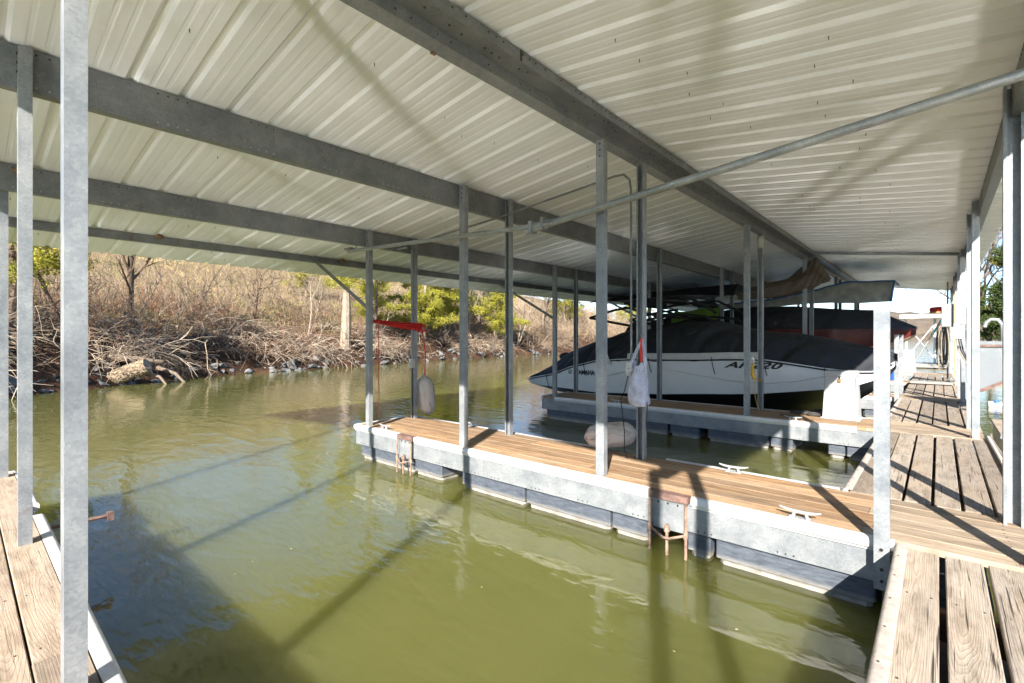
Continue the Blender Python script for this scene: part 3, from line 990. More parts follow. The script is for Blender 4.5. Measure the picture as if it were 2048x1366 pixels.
# far wooded shore across the lake
def hill(name, path, height, depth, mat, seed):
    pts = np.array(path, float)
    sg = np.r_[0, np.cumsum(np.linalg.norm(np.diff(pts, axis=0), axis=1))]
    t = np.linspace(0, sg[-1], 160)
    X, Yv = np.interp(t, sg, pts[:, 0]), np.interp(t, sg, pts[:, 1])
    rows_ = []
    for k, (fd, fh) in enumerate(((-0.05, -0.08), (0.0, 0.02), (0.02, 0.30), (0.06, 0.42), (0.25, 0.8), (0.5, 1.0), (1.0, 0.7))):
        hz = np.array([height * fh * (0.75 + 0.5 * mn.noise(Vector((a * 0.011, seed, k * .15)))) + (0.08 * height * mn.noise(Vector((a * 0.13, seed, k * 3.3))) if fh > .2 else 0) for a in t])
        nx, ny = np.gradient(Yv, t), -np.gradient(X, t)
        rows_.append(np.stack([X + nx * depth * fd, Yv + ny * depth * fd, WATER + hz], 1))
    Pm = np.stack(rows_, 1)
    o = place(name, grid_mesh(name, Pm), mat)
    return tag(o, kind='structure')
hm, hnt, hbs = new_mat('far_winter_woods')
hv = world_coord(hnt, (1, 1, 2))
h1 = noise_n(hnt, hv, 0.09, 8, 0.75)
hr = ramp(hnt, h1.outputs[0], [(0.3, (0.07, 0.06, 0.045)), (0.5, (0.16, 0.12, 0.085)), (0.7, (0.25, 0.20, 0.14))])
L(hnt, hr.outputs[0], hbs.inputs['Base Color'])
hbs.inputs['Roughness'].default_value = 1.0
bump_n(hnt, hbs, h1.outputs[0], 1.0, 3.0)
hill('far_hill', [(520, 300), (300, 430), (120, 520), (0, 560), (-160, 600), (-420, 620), (-900, 560)], 30, 240, hm, 2.0)
hill('right_bank', [(24, -90), (24, -40), (18, -5), (10, 12), (5.0, 22), (2.7, 30), (2.0, 38), (2.6, 48), (5, 66), (14, 95), (60, 150), (140, 230)], 4.0, 40, M['bank'], 7.0)

# ------------------------------------------------------------------ bank vegetation
M['twig'] = plain('dry_tan_twigs', (0.40, 0.30, 0.21), 0.85, 0, 0.35, 3.0, rnd=False, spec=0.2)
M['twig_grey'] = plain('grey_brown_twigs', (0.22, 0.165, 0.125), 0.85, 0, 0.35, 3.0, rnd=False, spec=0.2)
M['twig_red'] = plain('reddish_twigs', (0.26, 0.10, 0.06), 0.85, 0, 0.3, 3.0, rnd=False, spec=0.2)

def twig_field(paths, radii, name, mat, parent=None):
    """paths: (n, k, 3) -> thin three-sided stems in one mesh"""
    n, k = paths.shape[:2]
    d = np.gradient(paths, axis=1)
    d /= np.linalg.norm(d, axis=2, keepdims=True) + 1e-9
    a = np.cross(d, np.array([0.3, 0.5, 0.81]))
    a /= np.linalg.norm(a, axis=2, keepdims=True) + 1e-9
    b = np.cross(d, a)
    taper = np.linspace(1, 0.35, k)[None, :, None] * radii[:, None, None]
    rings = []
    for q in range(3):
        t_ = 2 * math.pi * q / 3
        rings.append(paths + (a * math.cos(t_) + b * math.sin(t_)) * taper)
    V = np.stack(rings, 2).reshape(-1, 3)
    idx = np.arange(n * k * 3).reshape(n, k, 3)
    F_ = []
    for q in range(3):
        q2 = (q + 1) % 3
        F_.append(np.stack([idx[:, :-1, q], idx[:, :-1, q2], idx[:, 1:, q2], idx[:, 1:, q]], -1).reshape(-1, 4))
    me = fast_mesh(name, V, np.concatenate(F_))
    me.shade_smooth()
    return place(name, me, mat, parent)

def stems(n, y0, y1, d0, d1, ln0, ln1, up, out, droop, k=6, wig=0.10, dens=None):
    sa, sb = s_at_y(y0), s_at_y(y1)
    paths = np.zeros((n, k, 3))
    for i in range(n):
        while True:
            s_ = random.uniform(sa, sb)
            d = random.uniform(d0, d1)
            if dens is None or random.random() < dens(s_, d): break
        p = bank_pt(s_, d, -0.03)
        ii = min(int(s_ / 0.25), len(SHs) - 1)
        nv, tv = nor[ii], tan[ii]
        ln = random.uniform(ln0, ln1)
        dv = np.array([-nv[0] * out + random.gauss(0, .55), -nv[1] * out + random.gauss(0, .55), up * random.uniform(.5, 1.2)])
        dv /= np.linalg.norm(dv)
        q = np.array(p)
        paths[i, 0] = q
        for j in range(1, k):
            dv = dv + np.array([random.gauss(0, wig), random.gauss(0, wig), random.gauss(0, wig) - droop])
            dv /= np.linalg.norm(dv)
            q = q + dv * ln / (k - 1)
            paths[i, j] = q
    return paths

def twiggy(paths, per=3, frac=0.5):
    n, k = paths.shape[:2]
    out = [paths]
    for c in range(per):
        i = rng.integers(1, k - 1, n)
        o = paths[np.arange(n), i]
        dv = paths[np.arange(n), i + 1] - o
        ln = np.linalg.norm(paths[:, -1] - paths[:, 0], axis=1, keepdims=True) * frac * rng.uniform(.4, 1.1, (n, 1))
        dv = dv / (np.linalg.norm(dv, axis=1, keepdims=True) + 1e-6) + rng.normal(0, .65, (n, 3))
        dv /= np.linalg.norm(dv, axis=1, keepdims=True)
        q = np.zeros_like(paths)
        q[:, 0] = o
        for j in range(1, k):
            dv = dv + rng.normal(0, .13, (n, 3)) + np.array([0, 0, -.03])
            dv /= np.linalg.norm(dv, axis=1, keepdims=True)
            q[:, j] = q[:, j - 1] + dv * ln / (k - 1)
        out.append(q)
    return np.concatenate(out)
def clump(s_, d): return max(0.08, min(1, 0.5 + 1.3 * mn.noise(Vector((s_ * 0.35, d * 0.4, 1.5)))))
def rad(n, a, b): return rng.uniform(a, b, n)
M['twig_lit_tint'] = plain('twigs_tinted_as_sunlit', (0.56, 0.46, 0.35), 0.85, 0, 0.25, 3.0, rnd=False, spec=0.2)  # paler colour paints in the sunlight caught by some twigs
pa = twiggy(stems(1900, -3, 48, 0.4, 4.2, 0.6, 2.1, 0.9, 0.9, 0.22, dens=clump), 3, .55)
tag(twig_field(pa, rad(len(pa), 0.005, 0.012), 'arching_brush', M['twig']), 'tangled tan brush arching over the shoreline rocks', 'brush', kind='stuff')
pa = twiggy(stems(330, -3, 40, 0.5, 4.0, 1.0, 2.8, 0.9, 1.0, 0.26, dens=clump), 4, .5)
tag(twig_field(pa, rad(len(pa), 0.008, 0.016), 'brush_tinted_as_sunlit', M['twig_lit_tint']), 'pale branches tinted as if catching sunlight, hanging down the bank', 'brush', kind='stuff')
pa = twiggy(stems(1700, -3, 60, 0.3, 5.5, 0.5, 1.7, 0.8, 0.5, 0.12, dens=clump), 2, .6)
tag(twig_field(pa, rad(len(pa), 0.006, 0.015), 'thicket', M['twig_grey']), 'grey brown bare thicket on the lower bank', 'brush', kind='stuff')
pa = stems(1100, 0, 40, 1.0, 7.0, 0.6, 2.2, 1.5, 0.2, 0.02, dens=clump)
tag(twig_field(pa, rad(len(pa), 0.006, 0.013), 'red_stems', M['twig_red']), 'scattered reddish upright stems on the bank', 'brush', kind='stuff')
pa = twiggy(stems(1100, -3, 60, 3.5, 11.0, 1.0, 3.4, 2.2, 0.1, 0.015, dens=clump), 4, .5)
tag(twig_field(pa, rad(len(pa), 0.005, 0.013), 'saplings', M['twig']), 'thin pale saplings and weed stalks on the slope', 'brush', kind='stuff')
pa = twiggy(stems(420, -3, 34, 3.0, 9.0, 1.5, 4.2, 1.6, 0.15, 0.03, dens=clump), 5, .5)
tag(twig_field(pa, rad(len(pa), 0.007, 0.02), 'dark_saplings', M['twig_grey']), 'dark bare saplings crossing one another on the slope', 'brush', kind='stuff')
pa = twiggy(stems(1700, 36, 75, 1.0, 12, 1.2, 3.6, 1.8, 0.3, 0.06), 3, .5)
tag(twig_field(pa, rad(len(pa), 0.010, 0.02), 'far_brush', M['twig']), 'dense tan brush on the far part of the bank', 'brush', kind='stuff')

# dry grass blades
def blades(n, y0, y1, d0, d1, h0, h1, name, mat, label, w=0.012):
    sa, sb = s_at_y(y0), s_at_y(y1)
    V = np.zeros((n, 3, 3))
    for i in range(n):
        s_ = random.uniform(sa, sb)
        d = d0 + (d1 - d0) * random.random() ** 1.4
        p = bank_pt(s_, d, -0.01)
        a = random.uniform(0, math.pi)
        h = random.uniform(h0, h1)
        c, s2 = math.cos(a) * w, math.sin(a) * w
        V[i] = [(p.x - c, p.y - s2, p.z), (p.x + c, p.y + s2, p.z), (p.x + random.gauss(0, h * .4), p.y + random.gauss(0, h * .4), p.z + h)]
    me = fast_mesh(name, V.reshape(-1, 3), np.arange(n * 3).reshape(-1, 3))
    o = place(name, me, mat)
    return tag(o, label, 'grass', kind='stuff')
M['straw'] = plain('straw_grass', (0.39, 0.295, 0.165), 0.9, 0, 0.45, 0.6, rnd=False, spec=0.1)
M['grassgreen'] = plain('olive_grass', (0.22, 0.23, 0.07), 0.9, 0, 0.3, 0.6, rnd=False, spec=0.1)
blades(24000, -6, 60, 3.5, 26, 0.10, 0.42, 'dry_grass', M['straw'], 'straw coloured dry grass on the hillside', 0.016)
blades(7000, -6, 45, 4.5, 26, 0.05, 0.2, 'green_grass', M['grassgreen'], 'patches of olive green grass on the hillside', 0.02)

# fallen leaves
nl = 9000
V = np.zeros((nl, 4, 3))
sa, sb = s_at_y(-4), s_at_y(55)
for i in range(nl):
    p = bank_pt(random.uniform(sa, sb), 0.5 + 6.5 * random.random() ** 1.3, 0.015)
    a, r_ = random.uniform(0, 6.28), random.uniform(0.03, 0.075)
    t_ = Vector((random.gauss(0, .4), random.gauss(0, .4), 1)).normalized()
    u = t_.cross(Vector((math.cos(a), math.sin(a), 0))).normalized()
    w_ = t_.cross(u)
    for q, (cu, cw) in enumerate(((1, 0), (0, .55), (-1, 0), (0, -.55))):
        V[i, q] = p + u * cu * r_ + w_ * cw * r_
o = place('leaf_litter', fast_mesh('leaf_litter', V.reshape(-1, 3), np.arange(nl * 4).reshape(-1, 4)), plain('fallen_leaves', (0.25, 0.12, 0.065), 0.9, 0, 0.5, 2.0, rnd=False, spec=0.1))
tag(o, 'rust brown fallen leaves on the lower bank', 'leaves', kind='stuff')

# rocks along the waterline
def rock_mesh(seed):
    import bmesh
    bm = bmesh.new()
    bmesh.ops.create_icosphere(bm, subdivisions=1, radius=1)
    for v in bm.verts:
        q = v.co.copy()
        v.co *= 0.75 + 0.5 * mn.noise(q * 1.3 + Vector((seed * 7.1, 0, 0)))
        v.co.z *= 0.62
        v.co.x *= 1.25
    me = bpy.data.meshes.new('rock')
    bm.to_mesh(me)
    bm.free()
    return me
M['rock'] = plain('grey_limestone', (0.17, 0.165, 0.16), 0.9, 0, 0.45, 1.2, 0.4, 0.2)
RK = [rock_mesh(i) for i in range(7)]
sa, sb = s_at_y(-3), s_at_y(42)
for i in range(300):
    s_ = sa + (sb - sa) * random.random() ** 1.35
    d = abs(random.gauss(0, 0.5))
    sc = random.uniform(0.09, 0.26) * (1.0 if i % 6 else 1.6)
    o = place('rock', RK[i % 7], M['rock'], None, bank_pt(s_, d, -sc * 0.12), (random.uniform(-.4, .4), random.uniform(-.4, .4), random.uniform(0, 6.3)))
    o.scale = (sc, sc * random.uniform(.7, 1.1), sc * random.uniform(.6, 1.1))
    o.parent = left_bank

# ------------------------------------------------------------------ trees
def bark(name, col):
    m, nt, bs = new_mat(name)
    v = world_coord(nt, (7, 7, 1.6))
    n = noise_n(nt, v, 2.2, 6, 0.7)
    r = ramp(nt, n.outputs[0], [(0.3, tuple(c * 0.45 for c in col)), (0.65, tuple(c * 1.15 for c in col))])
    L(nt, r.outputs[0], bs.inputs['Base Color'])
    bs.inputs['Roughness'].default_value = 0.95
    bs.inputs['Specular IOR Level'].default_value = 0.1
    bump_n(nt, bs, n.outputs[0], 0.8, 0.04)
    return m
M['bark_dark'] = bark('dark_bark', (0.17, 0.12, 0.085))
M['bark_pale'] = bark('pale_bark', (0.34, 0.27, 0.20))
M['bark_mid'] = bark('brown_bark', (0.25, 0.19, 0.14))

def limb(mb, p, dv, ln, r, depth, spread, twigs, up=0.1, wig=0.16, kids=3, min_r=0.006):
    k = 5 if depth else 4
    pts, rs = [p.copy()], [r]
    dd = dv.normalized()
    for j in range(1, k):
        dd = (dd + Vector((random.gauss(0, wig), random.gauss(0, wig), random.gauss(0, wig) + up))).normalized()
        pts.append(pts[-1] + dd * ln / (k - 1))
        rs.append(max(min_r, r * (1 - 0.55 * j / (k - 1))))
    mb.tube(pts, rs, 7 if r > 0.06 else (5 if r > 0.02 else 3), cap=False)
    twigs.append(pts[-1])
    if depth <= 0: return
    for c in range(kids):
        f = random.uniform(0.35, 1.0)
        i = min(int(f * (k - 1)), k - 2)
        q = pts[i].lerp(pts[i + 1], f * (k - 1) - i)
        a = random.uniform(0, 6.28)
        side = dd.cross(Vector((math.cos(a), math.sin(a), 0.3))).normalized()
        nd = (dd + side * spread * random.uniform(.6, 1.3)).normalized()
        limb(mb, q, nd, ln * random.uniform(.5, .78), max(min_r, r * random.uniform(.38, .58)), depth - 1, spread, twigs, up, wig, kids, min_r)

def bare_tree(name, label, base, h, r, lean=(0, 0), depth=4, kids=3, mat='bark_dark', spread=0.9, forks=1, group=None, trunk_part=0.45, min_r=0.006):
    base = Vector(base)
    root = empty(name, base, label, 'tree', group)
    tr, cr = MB(), MB()
    tw = []
    for f in range(forks):
        dv = Vector((lean[0] + (random.uniform(-.4, .4) if forks > 1 else 0), lean[1] + (random.uniform(-.4, .4) if forks > 1 else 0), 1)).normalized()
        k = 7
        pts = [base - Vector((0, 0, 0.2))]
        rs = [r * 1.35]
        for j in range(1, k):
            dv = (dv + Vector((random.gauss(0, .05), random.gauss(0, .05), 0.02))).normalized()
            pts.append(pts[-1] + dv * h * trunk_part * 1.6 / (k - 1))
            rs.append(r * (1.0 - 0.55 * j / (k - 1)))
        tr.tube(pts, rs, 9)
        for c in range(kids * 3):
            fpos = random.uniform(0.3, 1.0) if c else 1.0
            i = min(int(fpos * (k - 1)), k - 2)
            q = pts[i].lerp(pts[i + 1], fpos * (k - 1) - i)
            a = random.uniform(0, 6.28)
            nd = (dv * 0.7 + Vector((math.cos(a), math.sin(a), random.uniform(0, .5))) * spread).normalized()
            limb(cr, q, nd, h * random.uniform(.22, .40), r * random.uniform(.22, .42), depth - 1, spread, tw, kids=kids, min_r=min_r)
    tr.build('trunk', M[mat], root, True)
    cr.build('crown', M[mat], root, True)
    return root

def leaf_mat(name, col, var=0.4):
    m, nt, bs = new_mat(name)
    n = noise_n(nt, world_coord(nt), 1.9, 4, 0.6)
    n2 = noise_n(nt, world_coord(nt), 14, 2, 0.6)
    f = math_n(nt, 'ADD', math_n(nt, 'MULTIPLY', n.outputs[0], 0.55), math_n(nt, 'MULTIPLY', n2.outputs[0], 0.45))
    r = ramp(nt, f, [(0.32, tuple(c * (1 - var) for c in col)), (0.52, col), (0.7, (col[0] * 1.5, col[1] * 1.3, col[2] * 1.1))])
    L(nt, r.outputs[0], bs.inputs['Base Color'])
    bs.inputs['Roughness'].default_value = 0.75
    bs.inputs['Specular IOR Level'].default_value = 0.15
    tl = N(nt, 'ShaderNodeBsdfTranslucent')
    L(nt, r.outputs[0], tl.inputs['Color'])
    mx = N(nt, 'ShaderNodeMixShader')
    mx.inputs[0].default_value = 0.3
    L(nt, bs.outputs[0], mx.inputs[1]); L(nt, tl.outputs[0], mx.inputs[2])
    out = [q for q in nt.nodes if q.type == 'OUTPUT_MATERIAL'][0]
    L(nt, mx.outputs[0], out.inputs['Surface'])
    return m
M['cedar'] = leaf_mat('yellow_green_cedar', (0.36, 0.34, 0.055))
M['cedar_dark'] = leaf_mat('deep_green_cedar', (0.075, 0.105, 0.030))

def cedar(name, label, base, h, rw, nspray=900, mat='cedar', lean=(0, 0), low=0.12, group='cedars on the banks', bk='bark_mid', r=0.11, leaf=0.10):
    """evergreen: trunk, limbs and a crown of small drooping sprays, open between the limbs"""
    base = Vector(base)
    root = empty(name, base, label, 'tree', group)
    tr = MB()
    top = base + Vector((lean[0] * h, lean[1] * h, h))
    tr.tube([base - Vector((0, 0, .2)), base.lerp(top, .3) + Vector((random.gauss(0, .1), random.gauss(0, .1), 0)), base.lerp(top, .7), top], [r * 1.2, r * .85, r * .45, .015], 8)
    tr.build('trunk', M[bk], root, True)
    br = MB()
    pts = []
    nb = int(26 + h * 5)
    for i in range(nb):
        f = low + (1 - low) * ((i + random.random()) / nb)
        o = base.lerp(top, f)
        ln = rw * (1 - f) ** 0.5 * random.uniform(.3, 1.35) + 0.12
        a = random.uniform(0, 6.28)
        dv = Vector((math.cos(a), math.sin(a), random.uniform(.05, .6)))
        mid = o + dv * ln * .55
        end = o + dv * ln + Vector((0, 0, -0.12 * ln))
        br.tube([o, mid, end], [max(.008, .03 * (1 - f)), .012, .006], 4, cap=False)
        for q in range(int(4 + ln * 7)):
            g = random.uniform(.25, 1.05)
            pts.append(((o.lerp(mid, g * 2) if g < .5 else mid.lerp(end, g * 2 - 1)) + Vector((random.gauss(0, .10), random.gauss(0, .10), random.gauss(0, .08))) * (0.5 + ln * .45), dv))
    br.build('limbs', M[bk], root)
    per = max(8, int(nspray * 22 / len(pts)))
    n = len(pts) * per
    V = np.zeros((n, 3, 3))
    j = 0
    for c, dv in pts:
        sc = random.uniform(.6, 1.3)
        for q in range(per):
            ctr = c + Vector((random.gauss(0, .13), random.gauss(0, .13), random.gauss(0, .10))) * sc
            t_ = (dv * .7 + Vector((random.gauss(0, .7), random.gauss(0, .7), random.gauss(0.1, .6)))).normalized()
            s_ = t_.cross(Vector((random.gauss(0, 1), random.gauss(0, 1), random.gauss(0, 1)))).normalized()
            ll = leaf * random.uniform(.45, 1.05)
            V[j, 0] = ctr - s_ * ll * .28
            V[j, 1] = ctr + s_ * ll * .28
            V[j, 2] = ctr + t_ * ll
            j += 1
    place('crown', fast_mesh('crown', V.reshape(-1, 3), np.arange(n * 3).reshape(-1, 3)), M[mat], root)
    return root

def gp(x, y):
    """point of the left bank above a map position"""
    i = int(np.argmin((SHs[:, 0] - x) ** 2 + (SHs[:, 1] - y) ** 2))
    d = float(np.dot(np.array([x, y]) - SHs[i], nor[i]))
    return bank_pt(ss[i], d)
GB = 'bare trees on the left bank'
bare_tree('bare_tree', 'dark bare tree with crossing limbs at the left, behind the close posts', gp(-27.6, 5.4), 6.5, 0.19, (0.02, 0.05), 4, 3, 'bark_dark', 1.0, 1, GB)
bare_tree('bare_tree', 'thin dark bare tree leaning at the far left edge of the bank', gp(-24.5, 2.6), 4.6, 0.09, (-0.1, -0.35), 4, 3, 'bark_dark', 1.0, 1, GB)
bare_tree('bare_tree', 'small forked bare tree in the middle of the sunny slope', gp(-30.0, 11.3), 4.2, 0.09, (0.0, 0.0), 3, 3, 'bark_dark', 0.8, 2, GB)
bare_tree('bare_tree', 'slender pale sapling with peeling bark left of the thick pale trunk', gp(-28.2, 13.4), 4.6, 0.06, (0.05, 0.1), 3, 3, 'bark_pale', 0.6, 2, GB)
bare_tree('bare_tree', 'leaning pale bare tree over the water near the white boat', gp(-31.2, 36.5), 6.5, 0.09, (0.25, 0.1), 4, 3, 'bark_pale', 0.9, 2, GB)
bare_tree('bare_tree', 'bare tree with white limbs among the right hand cedars', gp(-31.5, 30.5), 7.0, 0.11, (0.15, -0.1), 4, 3, 'bark_pale', 0.9, 1, GB)
bare_tree('bare_tree', 'bushy tan bare tree on the far bank above the boat stern', gp(-34.0, 44.0), 9.0, 0.13, (0, 0), 4, 4, 'bark_mid', 0.9, 2, GB, min_r=0.010)
bare_tree('bare_tree', 'bare tree standing beyond the boat tower', gp(-34.0, 58.0), 11.0, 0.16, (0, 0), 4, 4, 'bark_mid', 0.9, 1, GB, min_r=0.012)
cedar('cedar_tree', 'sparse yellowish cedar at the far left, seen between the posts', gp(-23.4, 1.9), 6.0, 2.3, 1100, 'cedar', (0.0, 0.0), 0.28, bk='bark_dark', leaf=0.11)
cedar('cedar_tree', 'tall cedar with a thick pale trunk near the water', gp(-27.1, 15.6), 8.5, 1.9, 900, 'cedar', (0.0, 0.0), 0.40, bk='bark_pale', r=0.28)
cedar('cedar_tree', 'young leaning cedar just right of the thick pale trunk', gp(-29.4, 18.8), 7.2, 2.3, 1500, 'cedar', (0.02, 0.05), 0.22)
cedar('cedar_tree', 'broad bright yellow green cedar in the middle of the bank', gp(-30.0, 23.4), 6.8, 3.5, 3600, 'cedar', (0.05, 0.02), 0.10, bk='bark_pale', r=0.15, leaf=0.12)
cedar('cedar_tree', 'bright cedar whose crown overlaps the broad one on the right', gp(-31.6, 27.2), 6.4, 3.0, 2400, 'cedar', (0.03, 0.0), 0.15, bk='bark_pale', leaf=0.12)
cedar('cedar_tree', 'cedar hanging over the water right of the broad one', gp(-31.0, 33.0), 5.4, 2.8, 1500, 'cedar', (0.15, 0.05), 0.18, bk='bark_pale', leaf=0.13)
cedar('cedar_tree', 'cedar higher up the slope by the iron fence', gp(-37.5, 31.5), 6.5, 2.4, 1100, 'cedar', (0, 0), 0.15, leaf=0.14)
cedar('cedar_tree', 'deep green cedar under the eave, behind the middle posts', gp(-36.0, 36.5), 6.8, 2.6, 1200, 'cedar_dark', (0, 0), 0.12, leaf=0.15)
cedar('cedar_tree', 'far cedar above the boat stern', gp(-35.0, 50.0), 6.8, 2.8, 900, 'cedar', (0, 0), 0.12, leaf=0.18)
cedar('cedar_tree', 'far cedar right of the boat tower', gp(-33.0, 63.0), 7.5, 3.0, 900, 'cedar', (0, 0), 0.12, leaf=0.2)
cedar('cedar_tree', 'cedar on the upper slope left of the fence', gp(-40.0, 21.0), 6.0, 2.0, 800, 'cedar', (0, 0), 0.15, leaf=0.14)

# old log at the waterline, hollow end towards the dock
lg = empty('fallen_log', bank_pt(s_at_y(4.0), 0.2), 'thick sawn log lying at the waterline among roots', 'log')
mb = MB()
mb.tube([(-22.6, 3.1, -0.45), (-22.2, 3.6, -0.30), (-21.85, 4.1, 0.02), (-21.55, 4.55, 0.22)], [0.34, 0.30, 0.27, 0.28], 14)
lm, lnt, lbs = new_mat('pitted_log_bark')
lv = world_coord(lnt)
l1 = noise_n(lnt, lv, 9, 8, 0.75)
l2 = N(lnt, 'ShaderNodeTexVoronoi')
l2.inputs['Scale'].default_value = 14
L(lnt, lv, l2.inputs['Vector'])
lf = math_n(lnt, 'ADD', math_n(lnt, 'MULTIPLY', l1.outputs[0], .7), math_n(lnt, 'MULTIPLY', l2.outputs['Distance'], .5))
lr = ramp(lnt, lf, [(0.38, (0.035, 0.025, 0.017)), (0.52, (0.17, 0.12, 0.08)), (0.72, (0.33, 0.25, 0.16))])
L(lnt, lr.outputs[0], lbs.inputs['Base Color'])
lbs.inputs['Roughness'].default_value = 0.95
bump_n(lnt, lbs, lf, 1.0, 0.08)
mb.build('trunk', lm, lg, True, 50)
mb = MB()
dvl = Vector((0.30, 0.45, 0.20)).normalized()
c0 = Vector((-21.55, 4.55, 0.22))
mb.tube([c0 - dvl * 0.02, c0 + dvl * 0.012], [0.235, 0.22], 14)
mb.build('cut_face', plain('grey_end_grain', (0.30, 0.24, 0.2), 0.9, 0, 0.4, 9), lg)
for pts, r_ in (([(-21.9, 4.4, 0.0), (-21.5, 4.9, -0.2), (-21.2, 5.1, -0.6)], 0.05), ([(-22.3, 5.0, 0.1), (-21.9, 5.5, -0.15), (-21.6, 5.8, -0.6)], 0.06), ([(-22.9, 3.7, 0.5), (-22.4, 4.5, 0.42), (-22.3, 5.2, 0.30)], 0.10)):
    mb = MB(); mb.tube(pts, [r_ * 1.4, r_, r_ * .6], 7)
    mb.build('root', M['bark_mid'], lg, True)
# twig dipping into the water
mb = MB()
mb.tube([(-24.0, 7.2, 1.1), (-23.3, 6.9, 1.0), (-22.7, 6.8, 0.5), (-22.5, 6.75, -0.05), (-22.2, 6.8, -0.3), (-22.3, 6.7, -0.6)], [0.02, 0.016, 0.013, 0.011, 0.009, 0.007], 5)
mb.tube([(-22.5, 6.75, -0.05), (-22.15, 6.95, -0.15), (-22.25, 6.6, -0.45), (-22.1, 6.7, -0.6)], [0.009, 0.008, 0.007, 0.006], 5)
tag(mb.build('drooping_twig', M['twig'], None, True, origin=(-24.0, 7.2, 1.1)), 'long pale twig drooping from the bank into the water', 'twig')

# iron picket fence on the upper slope
fpts = [gp(-42.0, 21.5), gp(-41.5, 26), gp(-41.0, 30.5), gp(-40.5, 35), gp(-40.0, 39.5), gp(-39.5, 44)]
fe = empty('iron_fence', fpts[0], 'black iron picket fence along the top of the bank', 'fence')
M['iron'] = plain('black_iron', (0.02, 0.02, 0.022), 0.6, 0.3, 0.2)
for a, b in zip(fpts[:-1], fpts[1:]):
    MB().tube([a - Vector((0, 0, .1)), a + Vector((0, 0, 1.75))], 0.035, 4).build('fence_post', M['iron'], fe)
    for zz in (0.2, 1.5):
        MB().tube([a + Vector((0, 0, zz)), b + Vector((0, 0, zz))], 0.016, 4).build('rail', M['iron'], fe)
    mb = MB()
    nn = int((b - a).length / 0.12)
    for i in range(1, nn):
        q = a.lerp(b, i / nn)
        mb.tube([q + Vector((0, 0, .12)), q + Vector((0, 0, 1.65))], 0.009, 3, cap=False)
    tag(mb.build('pickets', M['iron'], fe), kind='stuff')

# ------------------------------------------------------------------ boats
M['gel'] = plain('white_gelcoat', (0.70, 0.70, 0.69), 0.22, 0, 0.03, 3)
M['gelgrey'] = plain('light_grey_gelcoat', (0.50, 0.50, 0.47), 0.3, 0, 0.1, 6)
M['hull_shade'] = plain('black_as_bottom_shade', (0.012, 0.014, 0.018), 0.4, 0, 0.2)  # near-black colour stands in for the shade under the white hull
M['maroon'] = plain('maroon_gelcoat', (0.085, 0.014, 0.012), 0.25, 0, 0.12, 4)
M['beige'] = plain('beige_bottom_paint', (0.32, 0.25, 0.18), 0.5, 0, 0.2, 5)
def canvas(name, col, sc=3.0, bump=0.35):
    m, nt, bs = new_mat(name)
    v = world_coord(nt)
    n = noise_n(nt, v, sc, 5, 0.6)
    n2 = noise_n(nt, v, 220, 2, 0.5)
    r = ramp(nt, n.outputs[0], [(0.3, tuple(c * .7 for c in col)), (0.7, tuple(c * 1.3 for c in col))])
    L(nt, r.outputs[0], bs.inputs['Base Color'])
    bs.inputs['Roughness'].default_value = 0.72
    bump_n(nt, bs, math_n(nt, 'ADD', n.outputs[0], math_n(nt, 'MULTIPLY', n2.outputs[0], 0.05)), bump, 0.06)
    return m
M['cover'] = canvas('charcoal_boat_cover', (0.013, 0.0145, 0.018), 2.0, .25)
M['cover2'] = canvas('dark_grey_boat_cover', (0.018, 0.0195, 0.024), 2.0, .25)
M['black'] = plain('black_powder_coat', (0.012, 0.012, 0.013), 0.4, 0, 0.2)
M['ink'] = plain('black_lettering', (0.008, 0.008, 0.009), 0.4, 0, 0.05)

def text_part(name, txt, size, loc, rot, mat, parent, shear=0.0, extrude=0.001, offset=0.0, space=1.0, sx=1.0, align='LEFT', drape=None):
    cu = bpy.data.curves.new(name, 'FONT')
    cu.body = txt
    cu.size = size
    cu.shear = shear
    cu.extrude = extrude
    cu.offset = offset
    cu.space_character = space
    cu.align_x = align
    cu.materials.append(mat)
    tmp = bpy.data.objects.new('tmp_text', cu)
    COL.objects.link(tmp)
    bpy.context.view_layer.update()
    me = bpy.data.meshes.new_from_object(tmp.evaluated_get(bpy.context.evaluated_depsgraph_get()))
    bpy.data.objects.remove(tmp)
    from mathutils import Euler
    rm = Euler(rot).to_matrix()
    for v in me.vertices:
        q = rm @ Vector((v.co.x * sx, v.co.y, v.co.z)) + Vector(loc)
        if drape: q.y = drape(q.x, q.z) - 0.007 - (0.002 if v.co.z > 0 else 0)
        v.co = q - Vector(loc)
    me.name = name
    me.materials.clear()
    me.materials.append(mat)
    o = bpy.data.objects.new(name, me)
    COL.objects.link(o)
    o.parent = parent
    o.location = Vector(loc) - parent.location
    return o

